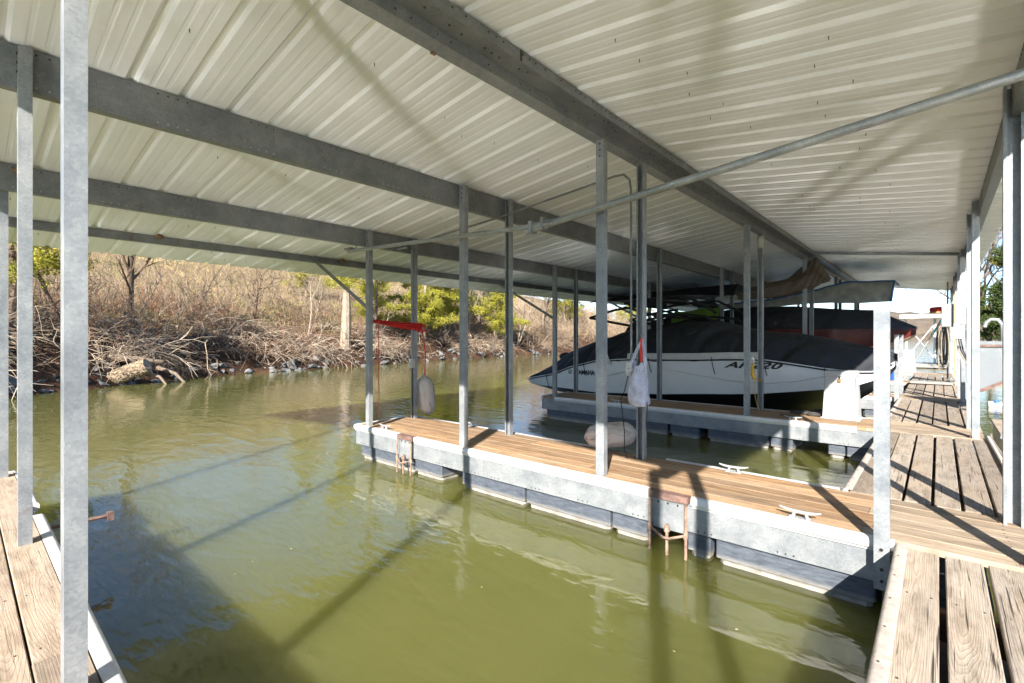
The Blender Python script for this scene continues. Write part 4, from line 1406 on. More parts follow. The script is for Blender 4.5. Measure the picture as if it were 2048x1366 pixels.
def loft_boat(root, yc, st, hull, bottom, cover, ncov=150, fold=1.0, gap=0.0):
    """st rows: x, half beam, rail z, cover top z, chine z, keel z"""
    st = np.array(st, float)
    def at(x): return [np.interp(x, st[:, 0], st[:, k]) for k in range(1, 6)]
    xs = np.linspace(st[0, 0], st[-1, 0], 70)
    side, bot = [], []
    for x in xs:
        hb, ze, zt, zc, zk = at(x)
        row = []
        for s in (-1, 1):
            for f in (0, .25, .5, .75, 1):
                w = hb * (1.0 - 0.10 * (1 - f) ** 1.5)
                row.append((x, yc + s * w, zc + (ze - zc) * f))
        side.append(row)
        w = hb * 0.90
        bot.append([(x, yc - w, zc), (x, yc - w * .55, zc - (zc - zk) * .55), (x, yc, zk), (x, yc + w * .55, zc - (zc - zk) * .55), (x, yc + w, zc)])
    side = np.array(side)
    mb = MB()
    m_, n_ = side.shape[:2]
    for half in (0, 5):
        b = len(mb.v)
        blk = side[:, half:half + 5]
        mb.v.extend(map(tuple, blk.reshape(-1, 3)))
        for i in range(m_ - 1):
            for j in range(4):
                q = (b + i * 5 + j, b + (i + 1) * 5 + j, b + (i + 1) * 5 + j + 1, b + i * 5 + j + 1)
                mb.f.append(q)
    # transom
    hb, ze, zt, zc, zk = at(xs[0])
    x = xs[0]
    mb.add([(x, yc - hb * .9, zc), (x, yc + hb * .9, zc), (x, yc + hb, ze), (x, yc - hb, ze)], [(0, 1, 2, 3)])
    mb.build('hull', hull, root, True, 35)
    bot = np.array(bot)
    o = place('hull_bottom', grid_mesh('hull_bottom', bot), bottom, root)
    # cover
    u = np.linspace(st[0, 0] - 0.02, st[-1, 0] + 0.02, ncov)
    vv = np.linspace(-1, 1, 61)
    C = np.zeros((len(u), len(vv), 3))
    for i, x in enumerate(u):
        hb, ze, zt, zc, zk = at(x)
        hb = hb + 0.02
        for j, v in enumerate(vv):
            a = abs(v)
            t_ = min(1, a / 0.93)
            z = ze + gap + (zt - ze - gap) * (1 - t_ ** 2.3) ** 0.75
            y = yc + v * hb * (1.0 if a < .93 else 1.0)
            if a > 0.93: z = ze + gap - (a - 0.93) / 0.07 * 0.06 * (0.6 + 0.8 * mn.noise(Vector((x * 2.1, v, 0))))
            # diagonal creases hanging off the windscreen and rail
            ph = x * 9.0 + a * 6.0 + 2.0 * mn.noise(Vector((x * 0.8, v * 2, 1)))
            cr = 0.045 * fold * (math.sin(ph) - .35 * math.sin(2.3 * ph + 1)) * (0.4 + 1.2 * max(0, mn.noise(Vector((x * 1.1, 7, 0))) + .3)) * (a ** 1.5) * (1 if a < .93 else .4)
            cr += 0.05 * fold * mn.noise(Vector((x * 1.3, v * 3.0, 4.0)))
            C[i, j] = (x, y - math.copysign(cr * .8, v), z + cr * .6)
    c = place('cover', grid_mesh('cover', C), cover, root)
    return at

boat = empty('covered_runabout', (-4.3, 10.85, WATER), 'white runabout under a charcoal cover, black lettering on its side', 'boat', 'covered boats in the slips')
ST1 = [(-8.0, 1.10, .19, .30, .05, -.15), (-7.6, 1.2, .27, .55, .03, -.25), (-7.1, 1.25, .36, .91, .02, -.33), (-6.6, 1.25, .55, 1.1, .0, -.36), (-5.9, 1.25, .72, 1.33, -.03, -.38),
       (-5.0, 1.25, .79, 1.45, .02, -.38), (-4.4, 1.25, .80, 1.54, .05, -.38), (-3.6, 1.25, .82, 1.62, .12, -.36), (-3.0, 1.24, .85, 1.45, .16, -.33), (-2.5, 1.2, .86, 1.34, .2, -.28),
       (-2.05, 1.1, .80, 1.29, .26, -.2), (-1.5, .9, .71, 1.22, .33, -.08), (-1.1, .64, .66, 1.12, .40, .1), (-.8, .36, .66, 1.03, .52, .35), (-.57, .03, .84, .95, .76, .7)]
at1 = loft_boat(boat, 10.85, ST1, M['gel'], M['hull_shade'], M['cover'], ncov=260, fold=1.7)
def side_y(at, yc, x, z):
    hb, ze, zt, zc, zk = at(x)
    f = min(1, max(0, (z - zc) / (ze - zc)))
    return yc - hb * (1.0 - 0.10 * (1 - f) ** 1.5)
mb = MB()
for i in range(40):
    xa = -5.1 + 2.6 * i / 40
    xb = -5.1 + 2.6 * (i + 1) / 40
    ya, yb = side_y(at1, 10.85, xa, 9) - 0.012, side_y(at1, 10.85, xb, 9) - 0.012
    za, zb = at1(xa)[1], at1(xb)[1]
    mb.add([(xa, ya, za - .01), (xb, yb, zb - .01), (xb, yb + .03, zb + .11), (xa, ya + .03, za + .11), (xa, ya + .06, za - .01), (xb, yb + .06, zb - .01), (xb, yb + .06, zb + .11), (xa, ya + .06, za + .11)],
           [(0, 1, 2, 3), (3, 2, 6, 7), (0, 4, 5, 1)])
mb.build('side_deck', M['gelgrey'], boat, True, 40)
mb = MB()
mb.tube([(x, side_y(at1, 10.85, x, 9) - 0.012, at1(x)[1] - 0.03) for x in np.linspace(-7.9, -0.62, 60)], 0.016, 6)
mb.build('rub_rail', M['black'], boat, True)
mb = MB()
mb.tube([(x, side_y(at1, 10.85, x, z) - 0.004, z) for x, z in ((-4.3, .60), (-3.6, .50), (-3.0, .42), (-2.4, .40), (-1.9, .46), (-1.5, .56), (-1.2, .62))], [0.004, .008, .010, .010, .009, .007, .004], 5)
mb.build('crease_shade_line', M['gelgrey'], boat, True)  # added grey line stands in for the shading along the flared hull side
mb = MB()
mb.extrude([(-5.74, .70), (-5.44, .63), (-5.54, .80), (-5.66, 1.06), (-5.74, 1.08)], 9.545, 9.575, 'y')
mb.build('windscreen_wing', M['gelgrey'], boat)
for x in (-7.3, -6.2, -4.6, -3.3, -2.4, -1.5):
    hb_, ze_, _, _, _ = at1(x)
    mb = MB()
    mb.tube([(x, 10.85 - hb_ - .03, ze_ + .03), (x + .02, 10.85 - hb_ - .035, ze_ - .12), (x + .05, 10.85 - hb_ * .97 - .02, ze_ - .30)], .008, 5)
    mb.build('cover_strap', M['black'], boat, True)
mb = MB()
mb.tube([(x, side_y(at1, 10.85, x, z) - 0.006, z) for x, z in ((-5.75, .34), (-5.2, .48), (-4.9, .60), (-4.7, .64))], 0.010, 5)
mb.build('trim_line', M['gelgrey'], boat, True)
yy = side_y(at1, 10.85, -6.2, 0.42) - 0.010
text_part('lettering', 'YAMAHA', 0.150, (-6.44, yy, 0.375), (R(90 - 6), 0, 0), M['ink'], boat, 0.0, 0.001, 0.005, 0.93, 0.86, drape=lambda x, z: side_y(at1, 10.85, x, z))
yy = side_y(at1, 10.85, -2.5, 0.70) - 0.016
a0 = math.atan2(side_y(at1, 10.85, -2.06, .7) - side_y(at1, 10.85, -3.05, .7), 1.0)
text_part('lettering', 'AR220', 0.155, (-3.06, side_y(at1, 10.85, -3.06, .69) - 0.014, 0.675), (R(90), 0, 0), M['ink'], boat, 0.42, 0.001, 0.005, 1.05, 2.02, drape=lambda x, z: side_y(at1, 10.85, x, z))
mb = MB()
for k in range(3):
    t_ = 2 * math.pi * k / 3
    mb.tube([(-6.55, yy, .43), (-6.55 + .045 * math.cos(t_), yy, .43 + .045 * math.sin(t_))], 0.008, 5)
ring = [(-6.60 + .045 * math.cos(2 * math.pi * i / 16), side_y(at1, 10.85, -6.5, .43) - .008, .43 + .05 * math.sin(2 * math.pi * i / 16)) for i in range(17)]
mb2 = MB(); mb2.tube(ring, 0.006, 5)
for k in range(3):
    t_ = 2 * math.pi * k / 3 + .5
    mb2.tube([(-6.60, ring[0][1], .43), (-6.60 + .045 * math.cos(t_), ring[0][1], .43 + .045 * math.sin(t_))], 0.006, 5)
mb2.build('emblem', M['ink'], boat, True)
# round vents sewn into the cover
for x, s in ((-2.15, 0.55), (-3.9, 0.62), (-7.2, .5)):
    hb, ze, zt, zc, zk = at1(x)
    z = ze + (zt - ze) * (1 - (s / .93) ** 2.3) ** .75
    mb = MB(); mb.lathe([(0.14, -.02), (0.15, 0.015), (0.12, 0.03), (0.02, .034)], (x, 10.85 - s * hb, z + .02), 18)
    mb.v = [(p[0], 10.85 - s * hb + (p[1] - 10.85 + s * hb) * .55, p[2] + (p[1] - 10.85 + s * hb) * .5) for p in mb.v]
    mb.build('cover_vent', M['cover2'], boat, True)
# folding tower
def tw(name, pts, r=0.028, mat='black'):
    for y in (9.85, 11.85):
        MB().tube([(p[0], y + (p[2] if len(p) > 2 else 0) * (1 if y < 10.85 else -1), p[1]) for p in pts], r, 8).build(name, M[mat], boat, True)
tw('tower_leg', [(-3.35, 1.55), (-3.5, 1.66), (-4.0, 1.73, .1), (-4.6, 1.66, .1), (-5.1, 1.55)])
tw('tower_arch', [(-5.3, 2.00), (-4.8, 2.06), (-4.3, 2.10), (-3.95, 2.10), (-3.7, 1.98), (-3.4, 1.80), (-3.3, 1.72)])
tw('tower_strut', [(-6.2, 1.70), (-5.55, 1.86), (-4.9, 1.93)])
tw('tower_strut', [(-6.2, 1.70), (-5.6, 1.58), (-5.0, 1.47)])
tw('tower_strut', [(-5.3, 1.92), (-4.6, 1.72), (-4.2, 1.72)])
for x, z in ((-4.8, 2.06), (-3.95, 2.10), (-4.6, 1.70)):
    MB().tube([(x, 9.85, z), (x, 11.85, z)], 0.024, 8).build('crossbar', M['black'], boat, True)
mb = MB()
mb.tube([(-5.2, 9.9, 2.00), (-5.1, 10.3, 2.02), (-5.1, 10.9, 2.04), (-5.1, 11.4, 2.02), (-5.2, 11.8, 2.0)], [0.06, .10, .11, .10, .06], 10)
mb.build('rolled_bimini', M['cover'], boat, True)
for y in (9.95, 11.75):
    MB().tube([(-4.5, y, 2.05), (-4.15, y, 2.02), (-3.9, y, 1.98)], [.05, .085, .05], 10).build('speaker_pod', M['black'], boat, True)
P = np.array([[(-5.15 + 1.15 * i / 8, 12.0 + .12 * j / 4 * 2 + .02 * math.sin(i), 1.62 + .30 * j / 4 + 0.04 * i / 8 - .03 * math.sin(i * .8)) for j in range(5)] for i in range(9)])
place('canopy_panel', grid_mesh('canopy_panel', P), plain('lime_green_vinyl', (0.10, 0.19, 0.02), 0.6, 0, .15), boat)['label'] = 'lime green vinyl panel behind the tower'

boat2 = empty('covered_cruiser', (-3.5, 15.2, WATER), 'maroon hulled boat under a dark grey cover on its lift', 'boat', 'covered boats in the slips')
ST2 = [(-7.5, 1.2, 1.45, 1.75, .78, .4), (-6, 1.2, 1.45, 1.95, .78, .38), (-4, 1.2, 1.45, 2.12, .80, .40), (-3, 1.15, 1.45, 2.10, .84, .45), (-2, 1.0, 1.45, 1.97, .93, .6), (-1.2, .7, 1.45, 1.93, 1.03, .8), (-.8, .42, 1.45, 1.70, 1.13, 1.0), (-.42, .03, 1.46, 1.5, 1.32, 1.28)]
at2 = loft_boat(boat2, 15.2, ST2, M['maroon'], M['beige'], M['cover2'], 110, 0.6)
for x in (-5.5, -2.6):
    MB().box(x - .06, x + .06, 14.1, 16.3, .30, .40).build('lift_crossbeam', M['beam'], boat2)
for y in (14.75, 15.65):
    MB().box(-6.6, -1.6, y - .05, y + .05, .40, .52).build('lift_bunk', M['wood_dark'], boat2)
boat3 = empty('covered_deck_boat', (-3.5, 19.7, WATER), 'pale boat with a low dark cover, farthest in the row', 'boat', 'covered boats in the slips')
ST3 = [(-7.0, 1.15, .75, 1.0, .1, -.3), (-5, 1.15, .75, 1.35, .1, -.3), (-3, 1.1, .78, 1.3, .15, -.25), (-2, .95, .8, 1.05, .25, -.1), (-1.3, .6, .85, 1.0, .4, .1), (-.9, .04, .9, .95, .7, .6)]
loft_boat(boat3, 19.7, ST3, M['gel'], M['beige'], M['cover2'], 80, 0.6)

# ------------------------------------------------------------------ canopies hung under the roof
def cloth(name, label, rows_, mat, hem=None, n=40, amp=0.03, seed=0.0, cat='tarp'):
    """rows_: polylines of equal meaning, swept across"""
    root = empty(name, rows_[0][0], label, cat)
    R_ = [np.array(r, float) for r in rows_]
    G = []
    for r in R_:
        t_ = np.linspace(0, len(r) - 1, n)
        G.append(np.stack([np.interp(t_, np.arange(len(r)), r[:, k]) for k in range(3)], 1))
    G = np.array(G)
    m2 = 8 * (len(G) - 1) + 1
    t_ = np.linspace(0, len(G) - 1, m2)
    H_ = np.zeros((n, m2, 3))
    for i in range(n):
        for k in range(3):
            H_[i, :, k] = np.interp(t_, np.arange(len(G)), G[:, i, k])
    for i in range(n):
        for j in range(m2):
            q = Vector(H_[i, j])
            H_[i, j, 1] += amp * (mn.noise(q * 2.3 + Vector((seed, 0, 0))) + .5 * math.sin(i * .9 + j * .6))
            H_[i, j, 2] += amp * .7 * mn.noise(q * 3.1 + Vector((0, seed, 5)))
    place('sheet', grid_mesh('sheet', H_), mat, root)
    if hem:
        for row in (H_[:, hem[1]],) + ((H_[-1],) if hem[2] else ()):
            MB().tube([tuple(p) for p in row], 0.022, 6).build('hem', hem[0], root, True)
    return root
M['tarp_grey'] = canvas('silver_grey_tarp', (0.30, 0.30, 0.28), 5)
M['tarp_brown'] = canvas('brown_canvas', (0.12, 0.095, 0.072), 1.4, .12)
M['tarp_blue'] = plain('blue_hem', (0.02, 0.12, 0.30), 0.6, 0, .1)
cloth('lift_canopy', 'grey tarp with a blue hem slung below the roof', [
    [(-5.6, 15.0, 2.02), (-3.3, 15.0, 2.10), (-2.37, 15.0, 2.14), (-1.5, 15.0, 2.10), (-.89, 15.0, 2.12)],
    [(-5.6, 15.05, 2.16), (-3.56, 15.1, 2.30), (-2.6, 15.1, 2.48), (-1.82, 15.1, 2.66), (-.83, 15.1, 2.63)],
    [(-5.6, 17.0, 2.20), (-3.56, 17.0, 2.40), (-2.6, 17.0, 2.55), (-1.82, 17.0, 2.68), (-.83, 17.0, 2.66)]], M['tarp_grey'], (M['tarp_blue'], 8, True), 46, .03)
cloth('rolled_canvas', 'brown canvas bundled up under the ridge beam', [
    [(-3.75, 13.0, 2.44), (-3.3, 12.95, 2.52), (-2.7, 12.9, 2.62), (-2.25, 12.8, 2.98), (-2.08, 12.8, 3.06), (-1.98, 12.8, 2.84), (-1.80, 12.8, 2.55)],
    [(-3.80, 12.75, 2.34), (-3.3, 12.65, 2.38), (-2.7, 12.6, 2.45), (-2.25, 12.55, 2.60), (-2.05, 12.6, 2.70), (-1.95, 12.65, 2.60), (-1.82, 12.72, 2.52)],
    [(-3.75, 12.8, 2.20), (-3.3, 12.72, 2.16), (-2.7, 12.65, 2.22), (-2.3, 12.65, 2.34), (-2.1, 12.7, 2.40), (-2.0, 12.75, 2.46), (-1.84, 12.78, 2.50)],
    [(-3.75, 13.3, 2.22), (-3.3, 13.3, 2.2), (-2.7, 13.3, 2.26), (-2.3, 13.2, 2.36), (-2.1, 13.1, 2.44), (-2.0, 13.0, 2.48), (-1.84, 12.9, 2.51)]], M['tarp_brown'], None, 60, .035, 3.0)
cloth('dark_canopy', 'black boat lift canopy high above the white boat stern', [
    [(-8.2, 12.9, 2.30), (-6.5, 12.9, 2.35), (-5.0, 12.9, 2.38), (-3.9, 12.9, 2.30)],
    [(-8.2, 13.3, 2.42), (-6.5, 13.3, 2.5), (-5.0, 13.3, 2.6), (-3.9, 13.3, 2.62)],
    [(-8.2, 16.5, 2.42), (-6.5, 16.5, 2.5), (-5.0, 16.5, 2.6), (-3.9, 16.5, 2.62)]], M['cover'], None, 24, .03, 8.0)

# ------------------------------------------------------------------ things on the middle finger dock
def fender_mesh(ln=0.56, r=0.138):
    mb = MB()
    n = 40
    b = 0
    prof = [(0.03, -ln / 2 - .03), (0.045, -ln / 2 - .01), (r * .62, -ln / 2 + .015), (r * .88, -ln / 2 + .06), (r, -ln / 2 + .13), (r * 1.03, 0), (r, ln / 2 - .13), (r * .88, ln / 2 - .06), (r * .62, ln / 2 - .015), (0.045, ln / 2 + .01), (0.03, ln / 2 + .03)]
    mb.lathe(prof, (0, 0, 0), n)
    for i, (r0, h) in enumerate(prof):
        for k in range(n):
            x, y, z = mb.v[i * n + k]
            if 1 < i < len(prof) - 2:
                g = 1 - 0.035 * (1 if k % 5 == 0 else 0)
                mb.v[i * n + k] = (x * g, y * g, z)
    return mb.mesh('fender', True, 60)
def fender_mat():
    m, nt, bs = new_mat('weathered_fender_vinyl')
    v = obj_coord(nt, (9, 9, 1.2))
    n = noise_n(nt, v, 2.4, 6, 0.7)
    r = ramp(nt, n.outputs[0], [(0.35, (0.15, 0.12, 0.10)), (0.47, (0.50, 0.44, 0.38)), (0.7, (0.64, 0.58, 0.52))])
    L(nt, r.outputs[0], bs.inputs['Base Color'])
    bs.inputs['Roughness'].default_value = 0.7
    bump_n(nt, bs, n.outputs[0], 0.3, 0.01)
    return m
FM, FMAT = fender_mesh(), fender_mat()
fm2 = FM.copy()
fd = place('fender', FM, FMAT, None, (-6.04, 4.84, 0.34), (R(4), R(-5), 0))
tag(fd, 'dirty white fender hanging upright at the dock corner', 'fender', 'pale boat fenders')
fd2 = place('fender', fm2, FMAT, None, (-2.76, 4.80, 0.155), (R(0), R(79), R(6)))
tag(fd2, 'dirty white fender lying across the dock edge beside a post', 'fender', 'pale boat fenders')

# red ropes coiled between the two outermost posts
M['rope_red'] = plain('red_rope', (0.52, 0.015, 0.012), 0.7, 0, 0.25, 60, .3)
M['rope_pink'] = plain('faded_red_cord', (0.50, 0.11, 0.07), 0.8, 0, .3, 60)
rp = empty('red_rope_coil', (-6.03, 4.2, 1.42), 'bright red rope looped between the two outermost posts', 'rope')
a_, b_ = Vector((-6.01, 3.90, 1.475)), Vector((-6.00, 4.72, 1.40))
for k in range(9):
    oy = random.uniform(-.01, .01)
    dz = -0.012 + 0.0135 * k
    sag = random.uniform(0.0, .03)
    pts = [a_ + Vector((random.uniform(-.03, .02), oy, (k - 4) * .004)), a_.lerp(b_, .5) + Vector((random.uniform(-.03, .03), 0, (k - 4) * .009 - sag)), b_ + Vector((random.uniform(-.04, .04), oy, (k - 4) * 0.0135))]
    MB().tube(pts, 0.0105, 7).build('strand', M['rope_red'], rp, True)
MB().tube([b_ + Vector((-.06, .0, .04)), b_ + Vector((.03, .04, .03)), b_ + Vector((.05, .03, -.05)), b_ + Vector((-.02, -.03, -.06))], 0.013, 7).build('wrap', M['rope_red'], rp, True)
MB().tube([a_ + Vector((.03, .04, 0)), a_ + Vector((.03, .045, -.7)), (-5.99, 3.96, 0.06)], 0.006, 6).build('hanging_cord', M['rope_pink'], rp, True)
MB().tube([b_ + Vector((.02, 0, -.05)), b_ + Vector((.035, .05, -.4)), (-6.06, 4.83, 0.66)], 0.009, 6).build('fender_line', M['rope_red'], rp, True)

# canvas bag on the ridge post
M['bag'] = canvas('white_canvas_bag', (0.40, 0.42, 0.50), 12, .3)
M['strap_red'] = plain('red_strap', (0.55, 0.03, 0.02), .7, 0, .15)
bg = empty('hanging_bag', (-2.26, 4.55, 0.8), 'white drawstring canvas bag hanging from a hook on a post', 'bag')
nb, mbp = 30, 28
P = np.zeros((nb, mbp, 3))
for i in range(nb):
    f = i / (nb - 1)
    w = 0.042 + 0.066 * math.sin(min(1, f * 1.15) * math.pi * .5)
    dpt = 0.02 + 0.075 * math.sin(min(1, f * 1.05) * math.pi * .62)
    if f > .93: w, dpt = w * (1 - (f - .93) * 4), dpt * (1 - (f - .93) * 5)
    for j in range(mbp):
        t_ = 2 * math.pi * j / (mbp - 1)
        c = 1 + 0.22 * math.sin(3 * t_ + f * 5) * (1 - f * .6) + 0.06 * mn.noise(Vector((math.cos(t_) * 2, math.sin(t_) * 2, f * 6)))
        P[i, j] = (-2.27 + 0.02 * f + w * math.cos(t_) * c, 4.50 + dpt * math.sin(t_) * c, 0.98 - 0.42 * f + .02 * math.cos(t_ * 2) * (1 - f))
place('sack', grid_mesh('sack', P), M['bag'], bg)
for x0, x1 in ((-2.345, -2.27), (-2.185, -2.225)):
    MB().tube([(-2.245, 4.545, 1.235), ((x0 - 2.245) / 2, 4.52, 1.12), (x0, 4.49, 0.97), (x0 + .01, 4.47, .90)], [.012, .016, .018, .014], 6).build('handle', M['bag'], bg, True)
MB().box(-2.262, -2.235, 4.525, 4.532, 0.99, 1.235).build('red_strap', M['strap_red'], bg)
MB().tube([(-2.247, 4.60, 1.25), (-2.247, 4.54, 1.25), (-2.247, 4.52, 1.27)], .006, 6).build('hook', M['cleat'], bg, True)
MB().tube([(-2.36, 4.46, .86), (-2.40, 4.46, .70), (-2.44, 4.46, .62), (-2.40, 4.46, .30), (-2.41, 4.48, .1), (-2.39, 4.5, .02)], .005, 5).build('drawstring', M['ink'], bg, True)
MB().tube([(-2.17, 4.46, .70), (-2.15, 4.46, .56), (-2.165, 4.46, .42), (-2.155, 4.46, .30)], .005, 5).build('drawstring', M['ink'], bg, True)

# ------------------------------------------------------------------ conduits, boxes, tubes
pole = empty('telescoping_tube', (-3, 3.72, 2.34), 'pale steel tube in two lengths clamped together across the slip front', 'pipe')
MB().tube([(-6.42, 3.72, 2.485), (-2.78, 3.72, 2.325)], 0.024, 14).build('thin_length', M['pipe'], pole, True)
MB().tube([(-3.10, 3.735, 2.300), (-2.2, 3.74, 2.395), (0.40, 3.74, 2.655)], 0.031, 14).build('thick_length', M['pipe'], pole, True)
MB().box(-3.03, -2.99, 3.69, 3.78, 2.27, 2.385).build('clamp', M['post'], pole)
MB().box(-3.08, -2.72, 3.70, 3.712, 2.352, 2.362).build('clamp_bar', M['post'], pole)
MB().box(-2.88, -2.85, 3.69, 3.78, 2.29, 2.40).build('clamp', M['post'], pole)
MB().box(-6.46, -6.30, 3.68, 3.76, 2.505, 2.53).build('end_clamp', M['post'], pole)
MB().tube([(-6.20, 3.72, 2.49), (-6.20, 3.72, 2.60)], .012, 6).build('hanger', M['cleat'], pole)
MB().box(-5.2, -5.0, 3.70, 3.715, 2.36, 2.375).build('tag_bar', M['post'], pole)

def conduit(label, pts, r=0.012):
    t_ = MB(); t_.tube(pts, r, 8)
    return tag(t_.build('conduit', M['beam'], None, True, origin=pts[0]), label, 'conduit', 'thin electrical conduits')
conduit('thin conduit climbing the roof slope and bending down the ridge-row post', [(-6.0, 4.52, 2.56), (-5.9, 4.52, 2.655), (-4.2, 4.52, 2.76), (-2.55, 4.52, 2.925), (-2.44, 4.52, 2.92), (-2.385, 4.54, 2.86), (-2.375, 4.55, 2.76), (-2.375, 4.56, 1.0)])
conduit('thin conduit running down the outermost post above the hanging fender', [(-5.96, 4.52, 2.66), (-6.005, 4.55, 2.60), (-6.015, 4.56, 2.50), (-6.015, 4.56, 0.92)])

def elec_box(label, x, y, z, w=.07, d=.05, h=.14):
    root = empty('outlet_box', (x, y, z), label, 'outlet box', 'electrical outlet boxes on the posts')
    MB().box(x - w / 2, x + w / 2, y - d / 2, y + d / 2, z, z + h).build('housing', M['box_grey'], root)
    MB().box(x - w / 2 + .006, x + w / 2 - .006, y - d / 2 - .008, y - d / 2 - .0005, z + .008, z + h - .008).build('cover_plate', M['box_grey'], root)
    MB().lathe([(.006, -.004), (.006, .004)], (x, y - d / 2 - .01, z + h * .5), 8, 'y').build('screw', M['bolt'], root)
    return root
elec_box('grey outlet box on the conduit beside the hanging bag', -2.385, 4.55, .86)
elec_box('grey outlet box at the outermost post above the fender', -6.01, 4.55, .78)
elec_box('grey outlet box by the boat number, with the yellow cord', -2.41, far[2] - .06, 0.78)

def jelly_light(label, x, y, z):
    root = empty('bulkhead_lamp', (x, y, z), label, 'lamp', 'caged jelly jar lamps under the ridge')
    MB().lathe([(.055, 0), (.055, .03), (.04, .05)], (x, y, z), 14).build('cap', M['box_grey'], root, True)
    MB().lathe([(.02, -.15), (.042, -.13), (.046, -.06), (.046, 0)], (x, y, z), 14).build('glass_jar', plain('frosted_glass', (.62, .60, .55), .25, 0, .08), root, True)
    for k in range(6):
        t_ = math.pi * k / 3
        c, s = math.cos(t_), math.sin(t_)
        MB().tube([(x + .052 * c, y + .052 * s, z), (x + .054 * c, y + .054 * s, z - .1), (x + .03 * c, y + .03 * s, z - .155), (x, y, z - .165)], .003, 5).build('cage_bar', M['cleat'], root, True)
jelly_light('caged lamp hanging at the post before the white boat bow', XR + .03, far[2] - .12, 2.90)
jelly_light('caged lamp hanging beside the brown canvas', XR + .03, far[3] - .12, 2.86)

M['yellow'] = plain('yellow_plastic', (0.60, 0.33, 0.01), .5, 0, .2, 40)
yc_ = empty('yellow_cord', (-2.40, 9.0, .72), 'yellow extension cord tied to a post over the boat lettering', 'cord')
MB().tube([(-2.395, far[2] - .09, .80), (-2.40, far[2] - .12, .74), (-2.385, far[2] - .14, .60), (-2.36, far[2] - .13, .52)], [.012, .03, .034, .02], 8).build('plug', M['yellow'], yc_, True)
MB().tube([(-2.36, far[2] - .12, .54), (-2.32, far[2] - .11, .53), (-2.27, far[2] - .10, .55), (-2.26, far[2] - .06, .52), (-2.34, far[2] - .12, .50)], .008, 6).build('knot', M['yellow'], yc_, True)
MB().tube([(-2.36, far[2] - .10, .52), (-2.37, far[2] - .10, .3), (-2.33, far[2] - .12, .12), (-2.28, far[2] - .14, .01)], .006, 6).build('cord', M['yellow'], yc_, True)

# ------------------------------------------------------------------ white dock box
M['boxwhite'] = plain('white_moulded_plastic', (0.40, 0.40, 0.395), .42, 0, .03, 5)
bx = empty('dock_box', (-1.13, 9.0, 0), 'tall white dock box with a padlocked lid and moulded lettering', 'dock box')
def taper(name, x0, x1, y0, y1, z0, z1, ins, mat, par):
    mb = MB()
    mb.add([(x0, y0, z0), (x1, y0, z0), (x1, y1, z0), (x0, y1, z0), (x0 + ins, y0 + ins * .6, z1), (x1 - ins, y0 + ins * .6, z1), (x1 - ins, y1 - ins * .6, z1), (x0 + ins, y1 - ins * .6, z1)],
           [(0, 3, 2, 1), (4, 5, 6, 7), (0, 1, 5, 4), (1, 2, 6, 5), (2, 3, 7, 6), (3, 0, 4, 7)])
    o = mb.build(name, mat, par)
    bv = o.modifiers.new('bevel', 'BEVEL'); bv.width = .012; bv.segments = 2
    return o
taper('body', -1.36, -0.90, 8.78, 9.20, 0.005, 0.66, .035, M['boxwhite'], bx)
taper('lid', -1.338, -0.922, 8.785, 9.19, 0.655, 0.735, .012, M['boxwhite'], bx)
taper('base_flange', -1.385, -0.875, 8.765, 9.21, 0.0, 0.022, .004, M['boxwhite'], bx)
MB().box(-0.925, -0.905, 8.77, 8.79, 0.02, 0.66).build('corner_rib', M['boxwhite'], bx)
fy = 8.799
text_part('moulded_lettering', 'TUFF', 0.125, (-1.137, fy - .003, 0.335), (R(90 - 2), 0, 0), M['boxwhite'], bx, 0, .004, .004, 1.0, 1.05, 'CENTER')
text_part('moulded_lettering', 'DOCK BOXES', 0.028, (-1.137, fy - .005, 0.292), (R(90 - 2), 0, 0), M['boxwhite'], bx, 0, .001, 0, 1.2, 1, 'CENTER')
lgm = MB()
hexp = [(-.10, .47), (-.07, .515), (.07, .515), (.10, .47), (.06, .435), (0, .425), (-.06, .435), (-.10, .47)]
lgm.tube([(-1.137 + x, fy + .002, z) for x, z in hexp], .005, 5)
lgm.tube([(-1.137 - .08, fy + .002, .47), (-1.137 + .08, fy + .002, .47)], .004, 5)
lgm.tube([(-1.137 - .07, fy + .002, .49), (-1.137 + .07, fy + .002, .49)], .004, 5)
lgm.tube([(-1.137, fy + .002, .425), (-1.137, fy + .002, .515)], .004, 5)
tag(lgm.build('moulded_emblem', M['boxwhite'], bx, True), kind='stuff')
MB().box(-1.15, -1.124, 8.795, 8.806, .60, .69).build('hasp', M['bolt'], bx)
MB().box(-1.157, -1.117, 8.772, 8.794, .565, .612).build('padlock', plain('brass', (.32, .20, .07), .4, .6, .2), bx)

# lines lying on the shaded finger dock
M['rope_dark'] = plain('dark_mooring_line', (.05, .045, .04), .8, 0, .3, 60)
ln_ = empty('mooring_lines', (-1.7, 9.0, 0), 'dark mooring lines heaped at the dock edge left of the white box', 'rope')
for k in range(4):
    c = Vector((-1.75 + k * .13, 8.98 + random.uniform(-.05, .08), .018))
    pts = [c + Vector((.10 * math.cos(t_ * .9 + k) * (1 - t_ * .03), .06 * math.sin(t_ * .9 + k), .002 * t_)) for t_ in np.linspace(0, 16, 34)]
    MB().tube(pts, .011, 6).build('coil', M['rope_dark'], ln_, True)
tag(MB().tube([(-1.9, 8.62, .02), (-1.7, 8.55, .02), (-1.55, 8.4, .02), (-1.62, 8.27, .03)], .011, 6).build('slack_line', M['rope_dark'], ln_, True), 'slack dark line to the cleat')

